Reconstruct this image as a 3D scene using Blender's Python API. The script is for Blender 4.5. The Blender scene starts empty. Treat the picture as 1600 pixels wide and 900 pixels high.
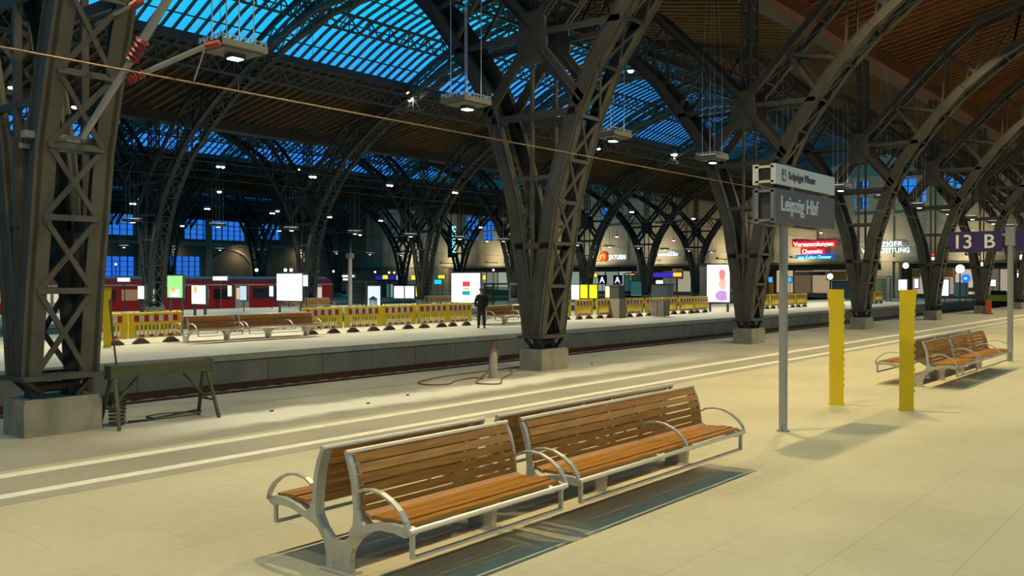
import bpy, bmesh, math, random
from mathutils import Vector, Matrix
random.seed(7)
SC = bpy.context.scene
COL = SC.collection
# ------------------------------------------------------------------ camera
F = 1419.0; TH = math.atan(1150 / F); S = math.sin(TH); C = math.cos(TH); H = 2.08; Y0 = 437
cam = bpy.data.cameras.new('camera'); cam.sensor_width = 36; cam.lens = F / 1600 * 36
cam.clip_start = .05; cam.clip_end = 600
co = bpy.data.objects.new('camera', cam); COL.objects.link(co)
pitch = -math.atan(13 / F)
fwd = Vector((C, S, math.tan(pitch))).normalized()
co.location = (0, 0, H)
co.rotation_euler = fwd.to_track_quat('-Z', 'Y').to_euler()
SC.camera = co
SC.view_settings.view_transform = 'Standard'; SC.view_settings.look = 'None'
SC.view_settings.gamma = 1; SC.view_settings.exposure = 0.0
SC.view_settings.use_curve_mapping = False
# ------------------------------------------------------------------ sky at dusk
w = bpy.data.worlds.new('dusk'); SC.world = w; w.use_nodes = True
nt = w.node_tree; bg = nt.nodes['Background']
tc = nt.nodes.new('ShaderNodeTexCoord'); sx = nt.nodes.new('ShaderNodeSeparateXYZ')
mr = nt.nodes.new('ShaderNodeMapRange'); mr.inputs[1].default_value = 0.03; mr.inputs[2].default_value = .3
cr = nt.nodes.new('ShaderNodeValToRGB')
cr.color_ramp.elements[0].color = (.018, .15, .66, 1); cr.color_ramp.elements[1].color = (.010, .66, 1.0, 1)
e = cr.color_ramp.elements.new(.62); e.color = (.045, .34, .95, 1)
nt.links.new(tc.outputs['Generated'], sx.inputs[0]); nt.links.new(sx.outputs[2], mr.inputs[0])
nt.links.new(mr.outputs[0], cr.inputs[0]); nt.links.new(cr.outputs[0], bg.inputs[0])
bg.inputs[1].default_value = 1.12
# light powers
P_NEAR, P_ROW, P_FAR, P_FAR2, P_WALL, P_UP = 405, 14, 230, 130, 150, 8
WARM = (1.0, .80, .40); WARM2 = (1.0, .84, .52); NEUT = (.92, 1.0, .86)


def lamp(name, loc, power, color, size=.3, kind='AREA', rot=(0, 0, 0), parent=None, spread=3.0):
    l = bpy.data.lights.new(name, kind); l.energy = power; l.color = color
    if kind == 'AREA':
        l.shape = 'DISK'; l.size = size; l.spread = spread
    else:
        l.shadow_soft_size = size
    o = bpy.data.objects.new(name, l); COL.objects.link(o); o.location = loc; o.rotation_euler = rot
    if parent: o.parent = parent
    return o


# ------------------------------------------------------------------ helpers
def tag(o, label=None, cat=None, group=None, kind=None):
    if label: o['label'] = label
    if cat: o['category'] = cat
    if group: o['group'] = group
    if kind: o['kind'] = kind
    return o


def thing(name, loc, label, cat, group=None, rz=0):
    o = bpy.data.objects.new(name, None); COL.objects.link(o); o.location = loc; o.rotation_euler = (0, 0, rz)
    o.empty_display_size = .2
    return tag(o, label, cat, group)


def dup(o, parent=None):
    c = o.copy(); COL.objects.link(c); c.parent = parent
    for ch in list(o.children): dup(ch, c)
    return c


def dup0(o):
    c = o.copy(); COL.objects.link(c); c.parent = None
    for ch in list(o.children):
        if ch.type != 'LIGHT': dup_m(ch, c)
    return c


def dup_m(o, parent):
    c = o.copy(); COL.objects.link(c); c.parent = parent
    for ch in list(o.children):
        if ch.type != 'LIGHT': dup_m(ch, c)


def V(*a): return Vector(a)


class MB:
    def __init__(s): s.v = []; s.f = []; s.m = []; s.mi = 0

    def add(s, vs, fs):
        n = len(s.v); s.v += [tuple(v) for v in vs]; s.f += [tuple(i + n for i in f) for f in fs]; s.m += [s.mi] * len(fs)

    def box(s, x0, x1, y0, y1, z0, z1):
        s.add([(x0, y0, z0), (x1, y0, z0), (x1, y1, z0), (x0, y1, z0), (x0, y0, z1), (x1, y0, z1), (x1, y1, z1), (x0, y1, z1)],
              [(0, 3, 2, 1), (4, 5, 6, 7), (0, 1, 5, 4), (1, 2, 6, 5), (2, 3, 7, 6), (3, 0, 4, 7)]); return s

    def bar(s, p, q, w, h=None, up=(0, 0, 1)):
        h = w if h is None else h
        p = Vector(p); q = Vector(q); d = (q - p).normalized(); u = Vector(up)
        if abs(d.dot(u)) > .98: u = Vector((1, 0, 0)) if abs(d.x) < .9 else Vector((0, 1, 0))
        a = d.cross(u).normalized() * (w / 2); b = a.cross(d).normalized() * (h / 2)
        s.add([p - a - b, p + a - b, p + a + b, p - a + b, q - a - b, q + a - b, q + a + b, q - a + b],
              [(0, 3, 2, 1), (4, 5, 6, 7), (0, 1, 5, 4), (1, 2, 6, 5), (2, 3, 7, 6), (3, 0, 4, 7)]); return s

    def tube(s, pts, r, n=8, closed=False):
        pts = [Vector(p) for p in pts]; m = len(pts); rs = r if isinstance(r, (list, tuple)) else [r] * m
        base = len(s.v); prev = None
        for i, p in enumerate(pts):
            if closed: d = pts[(i + 1) % m] - pts[i - 1]
            else: d = pts[min(i + 1, m - 1)] - pts[max(i - 1, 0)]
            d.normalize()
            if prev is None:
                u = Vector((0, 0, 1)) if abs(d.z) < .9 else Vector((1, 0, 0))
                a = d.cross(u).normalized()
            else:
                a = (prev - d * prev.dot(d)).normalized()
            prev = a; b = d.cross(a)
            for k in range(n):
                t = 2 * math.pi * k / n
                s.v.append(tuple(p + a * math.cos(t) * rs[i] + b * math.sin(t) * rs[i]))
        segs = m if closed else m - 1
        for i in range(segs):
            i2 = (i + 1) % m
            for k in range(n):
                k2 = (k + 1) % n
                s.f.append((base + i * n + k, base + i * n + k2, base + i2 * n + k2, base + i2 * n + k)); s.m.append(s.mi)
        if not closed:
            s.f.append(tuple(base + k for k in reversed(range(n)))); s.m.append(s.mi)
            s.f.append(tuple(base + (m - 1) * n + k for k in range(n))); s.m.append(s.mi)
        return s

    def cyl(s, p, q, r, n=16, r2=None): return s.tube([p, q], [r, r if r2 is None else r2], n)

    def prism(s, pts, a0, a1, axis='x'):
        """closed 2-D outline extruded along an axis"""
        n = len(pts)
        mk = {'x': lambda a, p: (a, p[0], p[1]), 'y': lambda a, p: (p[0], a, p[1]), 'z': lambda a, p: (p[0], p[1], a)}[axis]
        vs = [mk(a0, p) for p in pts] + [mk(a1, p) for p in pts]
        fs = [tuple(range(n)), tuple(reversed(range(n, 2 * n)))] + [(i, (i + 1) % n + 0, (i + 1) % n + n, i + n)[::-1] for i in range(n)]
        s.add(vs, fs); return s

    def strip(s, outer, inner, a0, a1, axis='x'):
        """band between two polylines, extruded"""
        for i in range(len(outer) - 1):
            s.prism([outer[i], outer[i + 1], inner[i + 1], inner[i]], a0, a1, axis)
        return s

    def build(s, name, mat, parent=None, loc=None, smooth=False):
        me = bpy.data.meshes.new(name); me.from_pydata(s.v, [], s.f)
        for m in (mat if isinstance(mat, (list, tuple)) else [mat]): me.materials.append(m)
        if max(s.m or [0]) > 0: me.polygons.foreach_set('material_index', s.m)
        bm = bmesh.new(); bm.from_mesh(me); bmesh.ops.recalc_face_normals(bm, faces=bm.faces); bm.to_mesh(me); bm.free()
        if smooth:
            me.polygons.foreach_set('use_smooth', [True] * len(me.polygons))
            me.set_sharp_from_angle(angle=math.radians(40))
        me.update()
        o = bpy.data.objects.new(name, me); COL.objects.link(o)
        if parent: o.parent = parent
        if loc: o.location = loc
        return o


def mat(name, col, rough=.6, metal=0, noise=0, nscale=3, col2=None, bump=0, emit=None, estr=1, spec=.5, stretch=None):
    m = bpy.data.materials.new(name); m.use_nodes = True; nt = m.node_tree; b = nt.nodes['Principled BSDF']
    b.inputs['Base Color'].default_value = (*col, 1); b.inputs['Roughness'].default_value = rough
    b.inputs['Metallic'].default_value = metal; b.inputs['Specular IOR Level'].default_value = spec
    if noise or bump:
        tc = nt.nodes.new('ShaderNodeTexCoord'); mp = nt.nodes.new('ShaderNodeMapping')
        if stretch: mp.inputs['Scale'].default_value = stretch
        n = nt.nodes.new('ShaderNodeTexNoise'); n.inputs['Scale'].default_value = nscale; n.inputs['Detail'].default_value = 6
        nt.links.new(tc.outputs['Object'], mp.inputs[0]); nt.links.new(mp.outputs[0], n.inputs['Vector'])
        if noise:
            r = nt.nodes.new('ShaderNodeValToRGB'); r.color_ramp.elements[0].position = .3; r.color_ramp.elements[1].position = .72
            c2 = col2 or tuple(c * (1 - noise) for c in col)
            r.color_ramp.elements[0].color = (*c2, 1); r.color_ramp.elements[1].color = (*col, 1)
            nt.links.new(n.outputs[0], r.inputs[0]); nt.links.new(r.outputs[0], b.inputs['Base Color'])
        if bump:
            bp = nt.nodes.new('ShaderNodeBump'); bp.inputs['Strength'].default_value = bump; bp.inputs['Distance'].default_value = .02
            nt.links.new(n.outputs[0], bp.inputs['Height']); nt.links.new(bp.outputs[0], b.inputs['Normal'])
    if emit:
        b.inputs['Emission Color'].default_value = (*emit, 1); b.inputs['Emission Strength'].default_value = estr
    return m


def glass(name, tint, mixf=.12):
    m = bpy.data.materials.new(name); m.use_nodes = True; nt = m.node_tree; nt.nodes.clear()
    o = nt.nodes.new('ShaderNodeOutputMaterial'); mx = nt.nodes.new('ShaderNodeMixShader'); mx.inputs[0].default_value = mixf
    t = nt.nodes.new('ShaderNodeBsdfTransparent'); t.inputs[0].default_value = (*tint, 1)
    g = nt.nodes.new('ShaderNodeBsdfGlossy'); g.inputs['Roughness'].default_value = .15; g.inputs[0].default_value = (.6, .6, .6, 1)
    nt.links.new(t.outputs[0], mx.inputs[1]); nt.links.new(g.outputs[0], mx.inputs[2]); nt.links.new(mx.outputs[0], o.inputs[0])
    return m


def floor_mat(name, base, dark, joints=True, dust=False):
    m = bpy.data.materials.new(name); m.use_nodes = True; nt = m.node_tree; b = nt.nodes['Principled BSDF']
    N = nt.nodes.new; L = nt.links.new
    tc = N('ShaderNodeTexCoord'); n1 = N('ShaderNodeTexNoise'); n1.inputs['Scale'].default_value = .55; n1.inputs['Detail'].default_value = 8
    n2 = N('ShaderNodeTexNoise'); n2.inputs['Scale'].default_value = 9; n2.inputs['Detail'].default_value = 8
    L(tc.outputs['Object'], n1.inputs[0]); L(tc.outputs['Object'], n2.inputs[0])
    ad = N('ShaderNodeMath'); ad.operation = 'MULTIPLY_ADD'; ad.inputs[1].default_value = .4; L(n2.outputs[0], ad.inputs[0]); L(n1.outputs[0], ad.inputs[2])
    r = N('ShaderNodeValToRGB'); r.color_ramp.elements[0].position = .5; r.color_ramp.elements[1].position = .85
    r.color_ramp.elements[0].color = (*dark, 1); r.color_ramp.elements[1].color = (*base, 1)
    L(ad.outputs[0], r.inputs[0]); cur = r.outputs[0]
    if joints:
        bt = N('ShaderNodeTexBrick'); bt.offset = .5; bt.inputs['Scale'].default_value = 1
        bt.inputs['Brick Width'].default_value = 1.6; bt.inputs['Row Height'].default_value = .8
        bt.inputs['Mortar Size'].default_value = .006; bt.inputs['Mortar Smooth'].default_value = .2
        bt.inputs['Color1'].default_value = (1, 1, 1, 1); bt.inputs['Color2'].default_value = (.96, .96, .96, 1)
        bt.inputs['Mortar'].default_value = (.78, .78, .78, 1)
        L(tc.outputs['Object'], bt.inputs['Vector'])
        mx = N('ShaderNodeMix'); mx.data_type = 'RGBA'; mx.blend_type = 'MULTIPLY'; mx.inputs[0].default_value = 1
        L(cur, mx.inputs[6]); L(bt.outputs[0], mx.inputs[7]); cur = mx.outputs[2]
    if dust:  # spilt pale dust, a long patch with its own outline
        mp = N('ShaderNodeMapping'); mp.vector_type = 'POINT'
        mp.inputs['Location'].default_value = (-.0, -11.56 / .75, 0); mp.inputs['Scale'].default_value = (1 / 40, 1 / .75, 0)
        nz = N('ShaderNodeTexNoise'); nz.inputs['Scale'].default_value = .8; nz.inputs['Detail'].default_value = 5
        L(tc.outputs['Object'], nz.inputs[0])
        L(tc.outputs['Object'], mp.inputs[0]); gr = N('ShaderNodeSeparateXYZ'); L(mp.outputs[0], gr.inputs[0])
        ab = N('ShaderNodeMath'); ab.operation = 'ABSOLUTE'; L(gr.outputs[1], ab.inputs[0])
        sb = N('ShaderNodeMath'); sb.operation = 'MULTIPLY_ADD'; sb.inputs[1].default_value = -1.6
        L(nz.outputs[0], sb.inputs[0]); L(ab.outputs[0], sb.inputs[2])
        mr = N('ShaderNodeMapRange'); mr.inputs[1].default_value = .05; mr.inputs[2].default_value = -.45
        mr.inputs[3].default_value = 0; mr.inputs[4].default_value = .8; L(sb.outputs[0], mr.inputs[0])
        x1 = N('ShaderNodeMapRange'); x1.inputs[1].default_value = 5.5; x1.inputs[2].default_value = 8
        g2 = N('ShaderNodeSeparateXYZ'); L(tc.outputs['Object'], g2.inputs[0]); L(g2.outputs[0], x1.inputs[0])
        x2 = N('ShaderNodeMapRange'); x2.inputs[1].default_value = 24; x2.inputs[2].default_value = 15; L(g2.outputs[0], x2.inputs[0])
        m1 = N('ShaderNodeMath'); m1.operation = 'MULTIPLY'; L(x1.outputs[0], m1.inputs[0]); L(x2.outputs[0], m1.inputs[1])
        m2 = N('ShaderNodeMath'); m2.operation = 'MULTIPLY'; L(m1.outputs[0], m2.inputs[0]); L(mr.outputs[0], m2.inputs[1])
        mx = N('ShaderNodeMix'); mx.data_type = 'RGBA'; L(m2.outputs[0], mx.inputs[0]); L(cur, mx.inputs[6])
        mx.inputs[7].default_value = (.84, .82, .74, 1); cur = mx.outputs[2]
    L(cur, b.inputs['Base Color']); b.inputs['Roughness'].default_value = .55; b.inputs['Specular IOR Level'].default_value = .35
    bp = N('ShaderNodeBump'); bp.inputs['Strength'].default_value = .15; bp.inputs['Distance'].default_value = .01
    L(n2.outputs[0], bp.inputs['Height']); L(bp.outputs[0], b.inputs['Normal'])
    return m


def wood_mat(name, c1, c2, rough=.35):
    m = bpy.data.materials.new(name); m.use_nodes = True; nt = m.node_tree; b = nt.nodes['Principled BSDF']
    N = nt.nodes.new; L = nt.links.new
    tc = N('ShaderNodeTexCoord'); mp = N('ShaderNodeMapping'); mp.inputs['Scale'].default_value = (1.2, 30, 14)
    n = N('ShaderNodeTexNoise'); n.inputs['Scale'].default_value = 2.5; n.inputs['Detail'].default_value = 5
    L(tc.outputs['Object'], mp.inputs[0]); L(mp.outputs[0], n.inputs[0])
    r = N('ShaderNodeValToRGB'); r.color_ramp.elements[0].position = .35; r.color_ramp.elements[1].position = .68
    r.color_ramp.elements[0].color = (*c2, 1); r.color_ramp.elements[1].color = (*c1, 1)
    L(n.outputs[0], r.inputs[0]); L(r.outputs[0], b.inputs['Base Color']); b.inputs['Roughness'].default_value = rough
    return m


M = {
    'floor': floor_mat('platform_paving', (.50, .455, .315), (.41, .37, .25)),
    'floor_old': floor_mat('worn_concrete', (.35, .33, .265), (.25, .235, .185), joints=False, dust=True),
    'floor_far': floor_mat('far_paving', (.55, .51, .41), (.44, .41, .33)),
    'asphalt': floor_mat('dark_strip', (.36, .33, .26), (.27, .25, .19), joints=False),
    'line': mat('white_line', (.80, .78, .66), .5, noise=.18, nscale=6),
    'ballast': mat('ballast', (.16, .12, .08), .9, noise=.7, nscale=9, bump=1),
    'sleeper': mat('sleeper_concrete', (.55, .52, .45), .8, noise=.3),
    'rail': mat('rusty_rail', (.12, .06, .035), .5, .3),
    'edge': mat('platform_wall_concrete', (.36, .355, .31), .8, noise=.3, nscale=1.2),
    'coping': mat('platform_coping', (.62, .59, .48), .7, noise=.2),
    'steel': mat('painted_steel', (.078, .074, .063), .55, .0, noise=.35, nscale=2.2),
    'steel_d': mat('dark_steel', (.05, .05, .045), .6),
    'plinth': mat('plinth_stone', (.30, .28, .22), .85, noise=.35, nscale=2.5, bump=.4),
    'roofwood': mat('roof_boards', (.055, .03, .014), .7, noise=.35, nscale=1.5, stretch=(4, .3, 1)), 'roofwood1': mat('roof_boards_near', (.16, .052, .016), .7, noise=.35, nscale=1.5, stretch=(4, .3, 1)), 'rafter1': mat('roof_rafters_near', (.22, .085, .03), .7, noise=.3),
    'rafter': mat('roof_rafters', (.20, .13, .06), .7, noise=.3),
    'bar': mat('glazing_bar', (.035, .04, .05), .6),
    'pane': glass('skylight_glass', (.93, .97, 1), .05),
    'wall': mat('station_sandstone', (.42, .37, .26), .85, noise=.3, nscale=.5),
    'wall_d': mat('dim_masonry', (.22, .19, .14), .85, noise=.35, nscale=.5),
    'alu': mat('brushed_aluminium', (.62, .60, .56), .35, .85),
    'castalu': mat('cast_aluminium', (.58, .555, .50), .45, .55, noise=.1, nscale=8),
    'wood': wood_mat('bench_wood', (.47, .205, .032), (.31, .12, .018), .26),
    'yellow': mat('yellow_plastic', (.90, .62, .006), .4, noise=.12, nscale=2),
    'yellow_f': mat('yellow_fence', (.85, .60, .015), .5),
    'red': mat('red_board', (.45, .03, .02), .5), 'whitebd': mat('white_board', (.70, .66, .58), .5),
    'rubber': mat('recycled_rubber', (.10, .075, .055), .8),
    'grey': mat('grey_post', (.34, .34, .34), .45, .2), 'greysign': mat('sign_grey', (.15, .125, .16), .5),
    'white': mat('sign_white', (.70, .70, .72), .5), 'navy': mat('sign_navy', (.035, .022, .13), .5),
    'black': mat('black_paint', (.015, .015, .018), .6), 'txtw': mat('white_lettering', (.82, .80, .78), .5),
    'darkgreen': mat('green_paint', (.065, .075, .035), .65, noise=.4, nscale=6),
    'rust': mat('hose_brown', (.20, .11, .07), .7), 'concrete': mat('concrete_post', (.36, .32, .27), .85, noise=.3, nscale=8),
    'trainred': mat('train_red', (.60, .02, .02), .35), 'traingrey': mat('train_grey', (.25, .25, .27), .4),
    'darkglass': mat('dark_glass', (.02, .03, .04), .1), 'frame': mat('anthracite_frame', (.07, .08, .09), .5),
    'shelterglass': glass('shelter_glass', (.55, .72, .70), .15),
    'insul': mat('insulator_red', (.32, .05, .03), .3), 'copper': mat('wire_metal', (.16, .12, .09), .45, .6),
    'coat': mat('coat_black', (.018, .018, .02), .8, noise=.3, nscale=20), 'skin': mat('skin', (.45, .27, .19), .6),
    'hair': mat('grey_hair', (.16, .15, .14), .8), 'jeans': mat('dark_trousers', (.02, .022, .028), .85),
    'orange': mat('orange_brown_panel', (.45, .22, .03), .6), 'lampbody': mat('lamp_housing', (.17, .17, .15), .5),
}


_em = {}


def emis(col, s):
    k = (col, s)
    if k not in _em: _em[k] = mat('lit_%d' % len(_em), (.0, .0, .0), .5, emit=col, estr=s, spec=0)
    return _em[k]


M['wood_sheen_tint'] = wood_mat('sheen_tinted_wood', (.50, .24, .10), (.36, .16, .06), .22)  # rear slat: reflected lamp sheen put into a paler, pinker colour, plus a coat
M['wood_sheen_tint'].node_tree.nodes['Principled BSDF'].inputs['Coat Weight'].default_value = 1
M['wood_sheen_tint'].node_tree.nodes['Principled BSDF'].inputs['Coat Roughness'].default_value = .12


def text(body, size, mt, parent, loc, rot, name='lettering', ext=.008, align='LEFT', sx=1, bold=0, label=None):
    cu = bpy.data.curves.new(name, 'FONT'); cu.body = body; cu.size = size; cu.extrude = ext; cu.align_x = align
    cu.offset = bold; cu.resolution_u = 3
    tmp = bpy.data.objects.new('t', cu); COL.objects.link(tmp)
    me = bpy.data.meshes.new_from_object(tmp.evaluated_get(bpy.context.evaluated_depsgraph_get()))
    bpy.data.objects.remove(tmp); bpy.data.curves.remove(cu)
    me.name = name; me.materials.clear(); me.materials.append(mt)
    me.transform(Matrix.Diagonal((sx, 1, 1, 1)))
    o = bpy.data.objects.new(name, me); COL.objects.link(o); o.parent = parent; o.location = loc; o.rotation_euler = rot
    if label: o['label'] = label
    return o


def onX(px, py, X):
    t = (px - 800) / F; Z = X / (C + S * t); return V(X, Z * (S - C * t), H + Z * (Y0 - py) / F)


def onY(px, py, Y):
    t = (px - 800) / F; Z = Y / (S - C * t); return V(Z * (C + S * t), Y, H + Z * (Y0 - py) / F)


XA, XB = -16.0, 105.0
NW = 36.97   # nave width
ROWS = [12.73, 49.7, 86.67, 123.64]


def W(x, y): return (1.0272 * x + .0456 * y, 1.0186 * y)       # survey grid to hall grid


def MX(px, X):
    t = (px - 800) / 1356; return min(1.0272 * X + .0456 * X * (.6468 - .7626 * t) / (.7626 + .6468 * t), XB - .35)


PITCH = 11.19; XS = [5.71 + PITCH * k for k in range(-1, 9)]

# ------------------------------------------------------------------ ground, platforms, tracks
def slab(name, x0, x1, y0, y1, z0, z1, m):
    return tag(MB().box(x0, x1, y0, y1, z0, z1).build(name, m), kind='structure')


slab('floor_near_platform', XA, XB, -30, 10.5, -1.6, 0, M['floor'])
slab('floor_worn_strip', XA, XB, 10.5, 14.5, -1.6, -.002, M['floor_old'])
slab('trim_1', XA, XB, 10.10, 10.31, 0, .006, M['line'])
slab('trim_2', XA, XB, 9.15, 9.33, 0, .006, M['line'])
slab('trim_3', XA, XB, 9.33, 10.10, 0, .003, M['asphalt'])
slab('trim_4', XA, XB, 8.88, 9.15, 0, .003, M['asphalt'])
slab('ballast_bed_near', XA, XB, 14.5, 22.0, -1.6, -.98, M['ballast'])


def platform(n, y0, y1, m, wallm):
    slab('floor_platform_%d' % n, XA, XB, y0 + .12, y1 - .12, -.4, 0, m)
    w = MB().box(XA, XB, y0 + .1, y1 - .1, -1.6, -.4)
    x = XA
    while x < XB:                                    # precast face panels with open joints
        w.box(x, x + 1.98, y0 + .06, y0 + .12, -1.2, -.16); x += 2.0
    tag(w.build('wall_platform_%d' % n, wallm), kind='structure')
    e = MB()
    for a, b in ((y0, y0 + .35), (y1 - .35, y1)):
        e.box(XA, XB, a, b, -.17, .004)
    tag(e.build('trim_edge_%d' % n, M['coping']), kind='structure')


platform(2, 22.0, 35.1, M['floor_far'], M['edge'])
platform(3, 43.3, 57, M['asphalt'], M['edge'])
platform(4, 68.2, 79.5, M['asphalt'], M['edge'])
platform(5, 89.6, 102, M['asphalt'], M['edge'])
slab('ballast_bed_middle', XA, XB, 35.1, 43.3, -1.6, -.98, M['ballast'])
slab('ballast_bed_far', XA, XB, 57, 68.2, -1.6, -.98, M['ballast'])
slab('ballast_bed_outer', XA, XB, 79.5, 123.6, -1.7, -.98, M['ballast'])
slab('ground_below', -60, 160, -32, 140, -2.4, -1.7, M['edge'])
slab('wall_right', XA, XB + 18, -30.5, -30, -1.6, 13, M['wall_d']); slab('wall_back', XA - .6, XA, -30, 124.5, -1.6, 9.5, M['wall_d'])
slab('floor_concourse', XB, 124, -14, 124, -1.6, 0, M['floor_far'])
SL = MB()
x = XA
while x < XB - .4:
    SL.box(x, x + .28, 19.6, 21.95, -1.1, -.932); x += .62
tag(SL.build('track_sleepers', M['sleeper']), 'pale concrete sleeper ends showing in the track bed below the near platform', 'sleepers', kind='stuff')


def rails(yc, lab):
    r = thing('railway_track', (XA, yc, -.98), lab, 'track')
    for s in (-1, 1):
        b = MB()
        b.box(0, XB - XA - .5, s * .75 - .07, s * .75 + .07, .05, .08); b.box(0, XB - XA - .5, s * .75 - .012, s * .75 + .012, .08, .18)
        b.box(0, XB - XA - .5, s * .75 - .036, s * .75 + .036, .18, .22); b.build('rail', M['rail'], r)


rails(20.97, 'rusty rails running below the grey wall of the barrier platform')
rails(39.2, 'rails in the trench behind the barrier platform')
rails(65.4, 'rails under the red train')

# ------------------------------------------------------------------ roof over each nave
LC = [(.24, .78), (.39, 1.93), (.55, 2.9), (.70, 3.83), (.98, 4.75), (1.3, 5.7), (1.8, 6.75), (2.46, 7.66), (3.25, 8.65), (4.1, 9.5)]
LC2 = [(4.1, 9.5), (5.5, 10.6), (7.5, 11.8), (10, 12.95), (12.6, 13.95), (15.4, 14.75), (18.485, 15.05)]
UC = [(0, 7.7), (.7, 8.4), (1.41, 9.16), (2.4, 10.15), (3.35, 11.1), (4.5, 12.0)]
UC2 = [(4.5, 12.0), (7.2, 12.8), (10, 13.55), (12.1, 14.6), (14.2, 15.45), (16.3, 16.05), (18.485, 16.38)]
ROOF = [(0, 12.0), (5, 12.95), (10, 13.9)]
GL = [(10, 13.9), (12.1, 14.95), (14.2, 15.8), (16.3, 16.4), (18.485, 16.7)]


def offset_poly(pts, d):
    out = []
    for i, p in enumerate(pts):
        a = pts[max(i - 1, 0)]; b = pts[min(i + 1, len(pts) - 1)]
        t = Vector((b[0] - a[0], b[1] - a[1])).normalized(); out.append((p[0] - t.y * d, p[1] + t.x * d))
    return out


def resample(pts, step):
    out = [pts[0]]; acc = 0
    for a, b in zip(pts, pts[1:]):
        L = math.dist(a, b); n = max(1, round(L / step))
        for k in range(1, n + 1): out.append((a[0] + (b[0] - a[0]) * k / n, a[1] + (b[1] - a[1]) * k / n))
    return out


def mirrored(pts): return pts + [(NW - d, z) for d, z in reversed(pts[:-1])]


def nave(n, y0, sgn=1, bars=True):
    """y0: the row the nave starts from, d runs from it"""
    Yd = lambda d: y0 + sgn * d
    c = MB(); g = MB(); p = MB(); raf = MB()
    for side in (0, 1):
        f = (lambda d: Yd(d)) if side == 0 else (lambda d: Yd(NW - d))
        for (a, za), (b, zb) in zip(ROOF, ROOF[1:]):
            c.prism([(f(a), za), (f(b), zb), (f(b), zb + .12), (f(a), za + .12)], XA, XB)
        x = XA + .3
        while x < XB:
            raf.bar((x, f(.1), ROOF[0][1] - .08), (x, f(10), ROOF[2][1] - .08), .10, .2); x += .62
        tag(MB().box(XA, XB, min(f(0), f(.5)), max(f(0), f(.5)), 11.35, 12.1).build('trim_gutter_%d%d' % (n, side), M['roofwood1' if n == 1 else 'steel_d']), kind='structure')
        x = XA + .3
        while x < XB:
            for (a, za), (b, zb) in zip(GL, GL[1:]):
                g.bar((x, f(a), za), (x, f(b), zb), .095, .14)
            x += .62
        for (a, za), (b, zb) in zip(GL, GL[1:]):
            p.prism([(f(a), za + .09), (f(b), zb + .09), (f(b), zb + .11), (f(a), za + .11)], XA, XB)
            g.bar((XA, f((a + b) / 2), (za + zb) / 2 + .05), (XB, f((a + b) / 2), (za + zb) / 2 + .05), .06, .06)
        g.box(XA, XB, min(f(9.7), f(10.1)), max(f(9.7), f(10.1)), 13.6, 13.98)
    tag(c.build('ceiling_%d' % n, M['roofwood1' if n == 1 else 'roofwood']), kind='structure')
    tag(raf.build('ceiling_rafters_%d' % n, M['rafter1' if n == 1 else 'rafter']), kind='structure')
    tag(g.build('window_frame_skylight_%d' % n, M['bar']), kind='structure')
    tag(p.build('window_skylight_%d' % n, M['pane']), kind='structure')


nave(1, ROWS[0], -1); nave(2, ROWS[0]); nave(3, ROWS[1]); nave(4, ROWS[2])

NAVNAME = {0: 'above the benches', 1: 'above the barrier platform', 2: 'beyond the second column row', 3: 'over the farthest tracks'}


def purlin(n, Y, z, lab, depth=.95):
    t = thing('roof_truss', (XA, Y, z), lab, 'truss')
    L = XB - XA - .3
    MB().bar((0, 0, 0), (L, 0, 0), .14, .12).build('upper_chord', M['steel_d'], t)
    MB().bar((0, 0, -depth), (L, 0, -depth), .12, .1).build('lower_chord', M['steel_d'], t)
    b = MB(); k = 0; x = 0; st = PITCH / 8
    while x < L - st:
        b.bar((x, 0, -depth), (x + st / 2, 0, 0), .06); b.bar((x + st / 2, 0, 0), (x + st, 0, -depth), .06)
        b.bar((x + st / 2, 0, 0), (x + st / 2, 0, -depth), .05); x += st
    b.build('lattice', M['steel_d'], t)


for n, y0 in ((1, ROWS[0]), (2, ROWS[1]), (3, ROWS[2])):
    for d, z, nm in ((10.15, 13.2, 'along the near glass edge'), (14, 15.6, 'halfway up the near glass slope'), (18.48, 16.5, 'at the ridge'),
                     (22.97, 15.6, 'halfway down the far glass slope'), (26.82, 13.2, 'along the far glass edge')):
        purlin(n, y0 + d, z, 'long lattice roof truss %s, %s' % (nm, NAVNAME[n]), .85)
purlin(0, ROWS[0] - 10.15, 13.2, 'long lattice roof truss %s, %s' % ('along the glass edge', NAVNAME[0]), .85)


# ------------------------------------------------------------------ columns
def lattice_face(b, pts, w=.07, xh=.36):
    """crossed flat bars between the two frames along a curve"""
    for i, (a, c) in enumerate(zip(pts, pts[1:])):
        b.bar((-xh, a[0], a[1]), (xh, c[0], c[1]), w, .03, up=(0, 1, 0)); b.bar((xh, a[0], a[1]), (-xh, c[0], c[1]), w, .03, up=(0, 1, 0))
        b.bar((-xh, a[0], a[1]), (xh, a[0], a[1]), w + .01, .04, up=(0, 1, 0))


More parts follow.
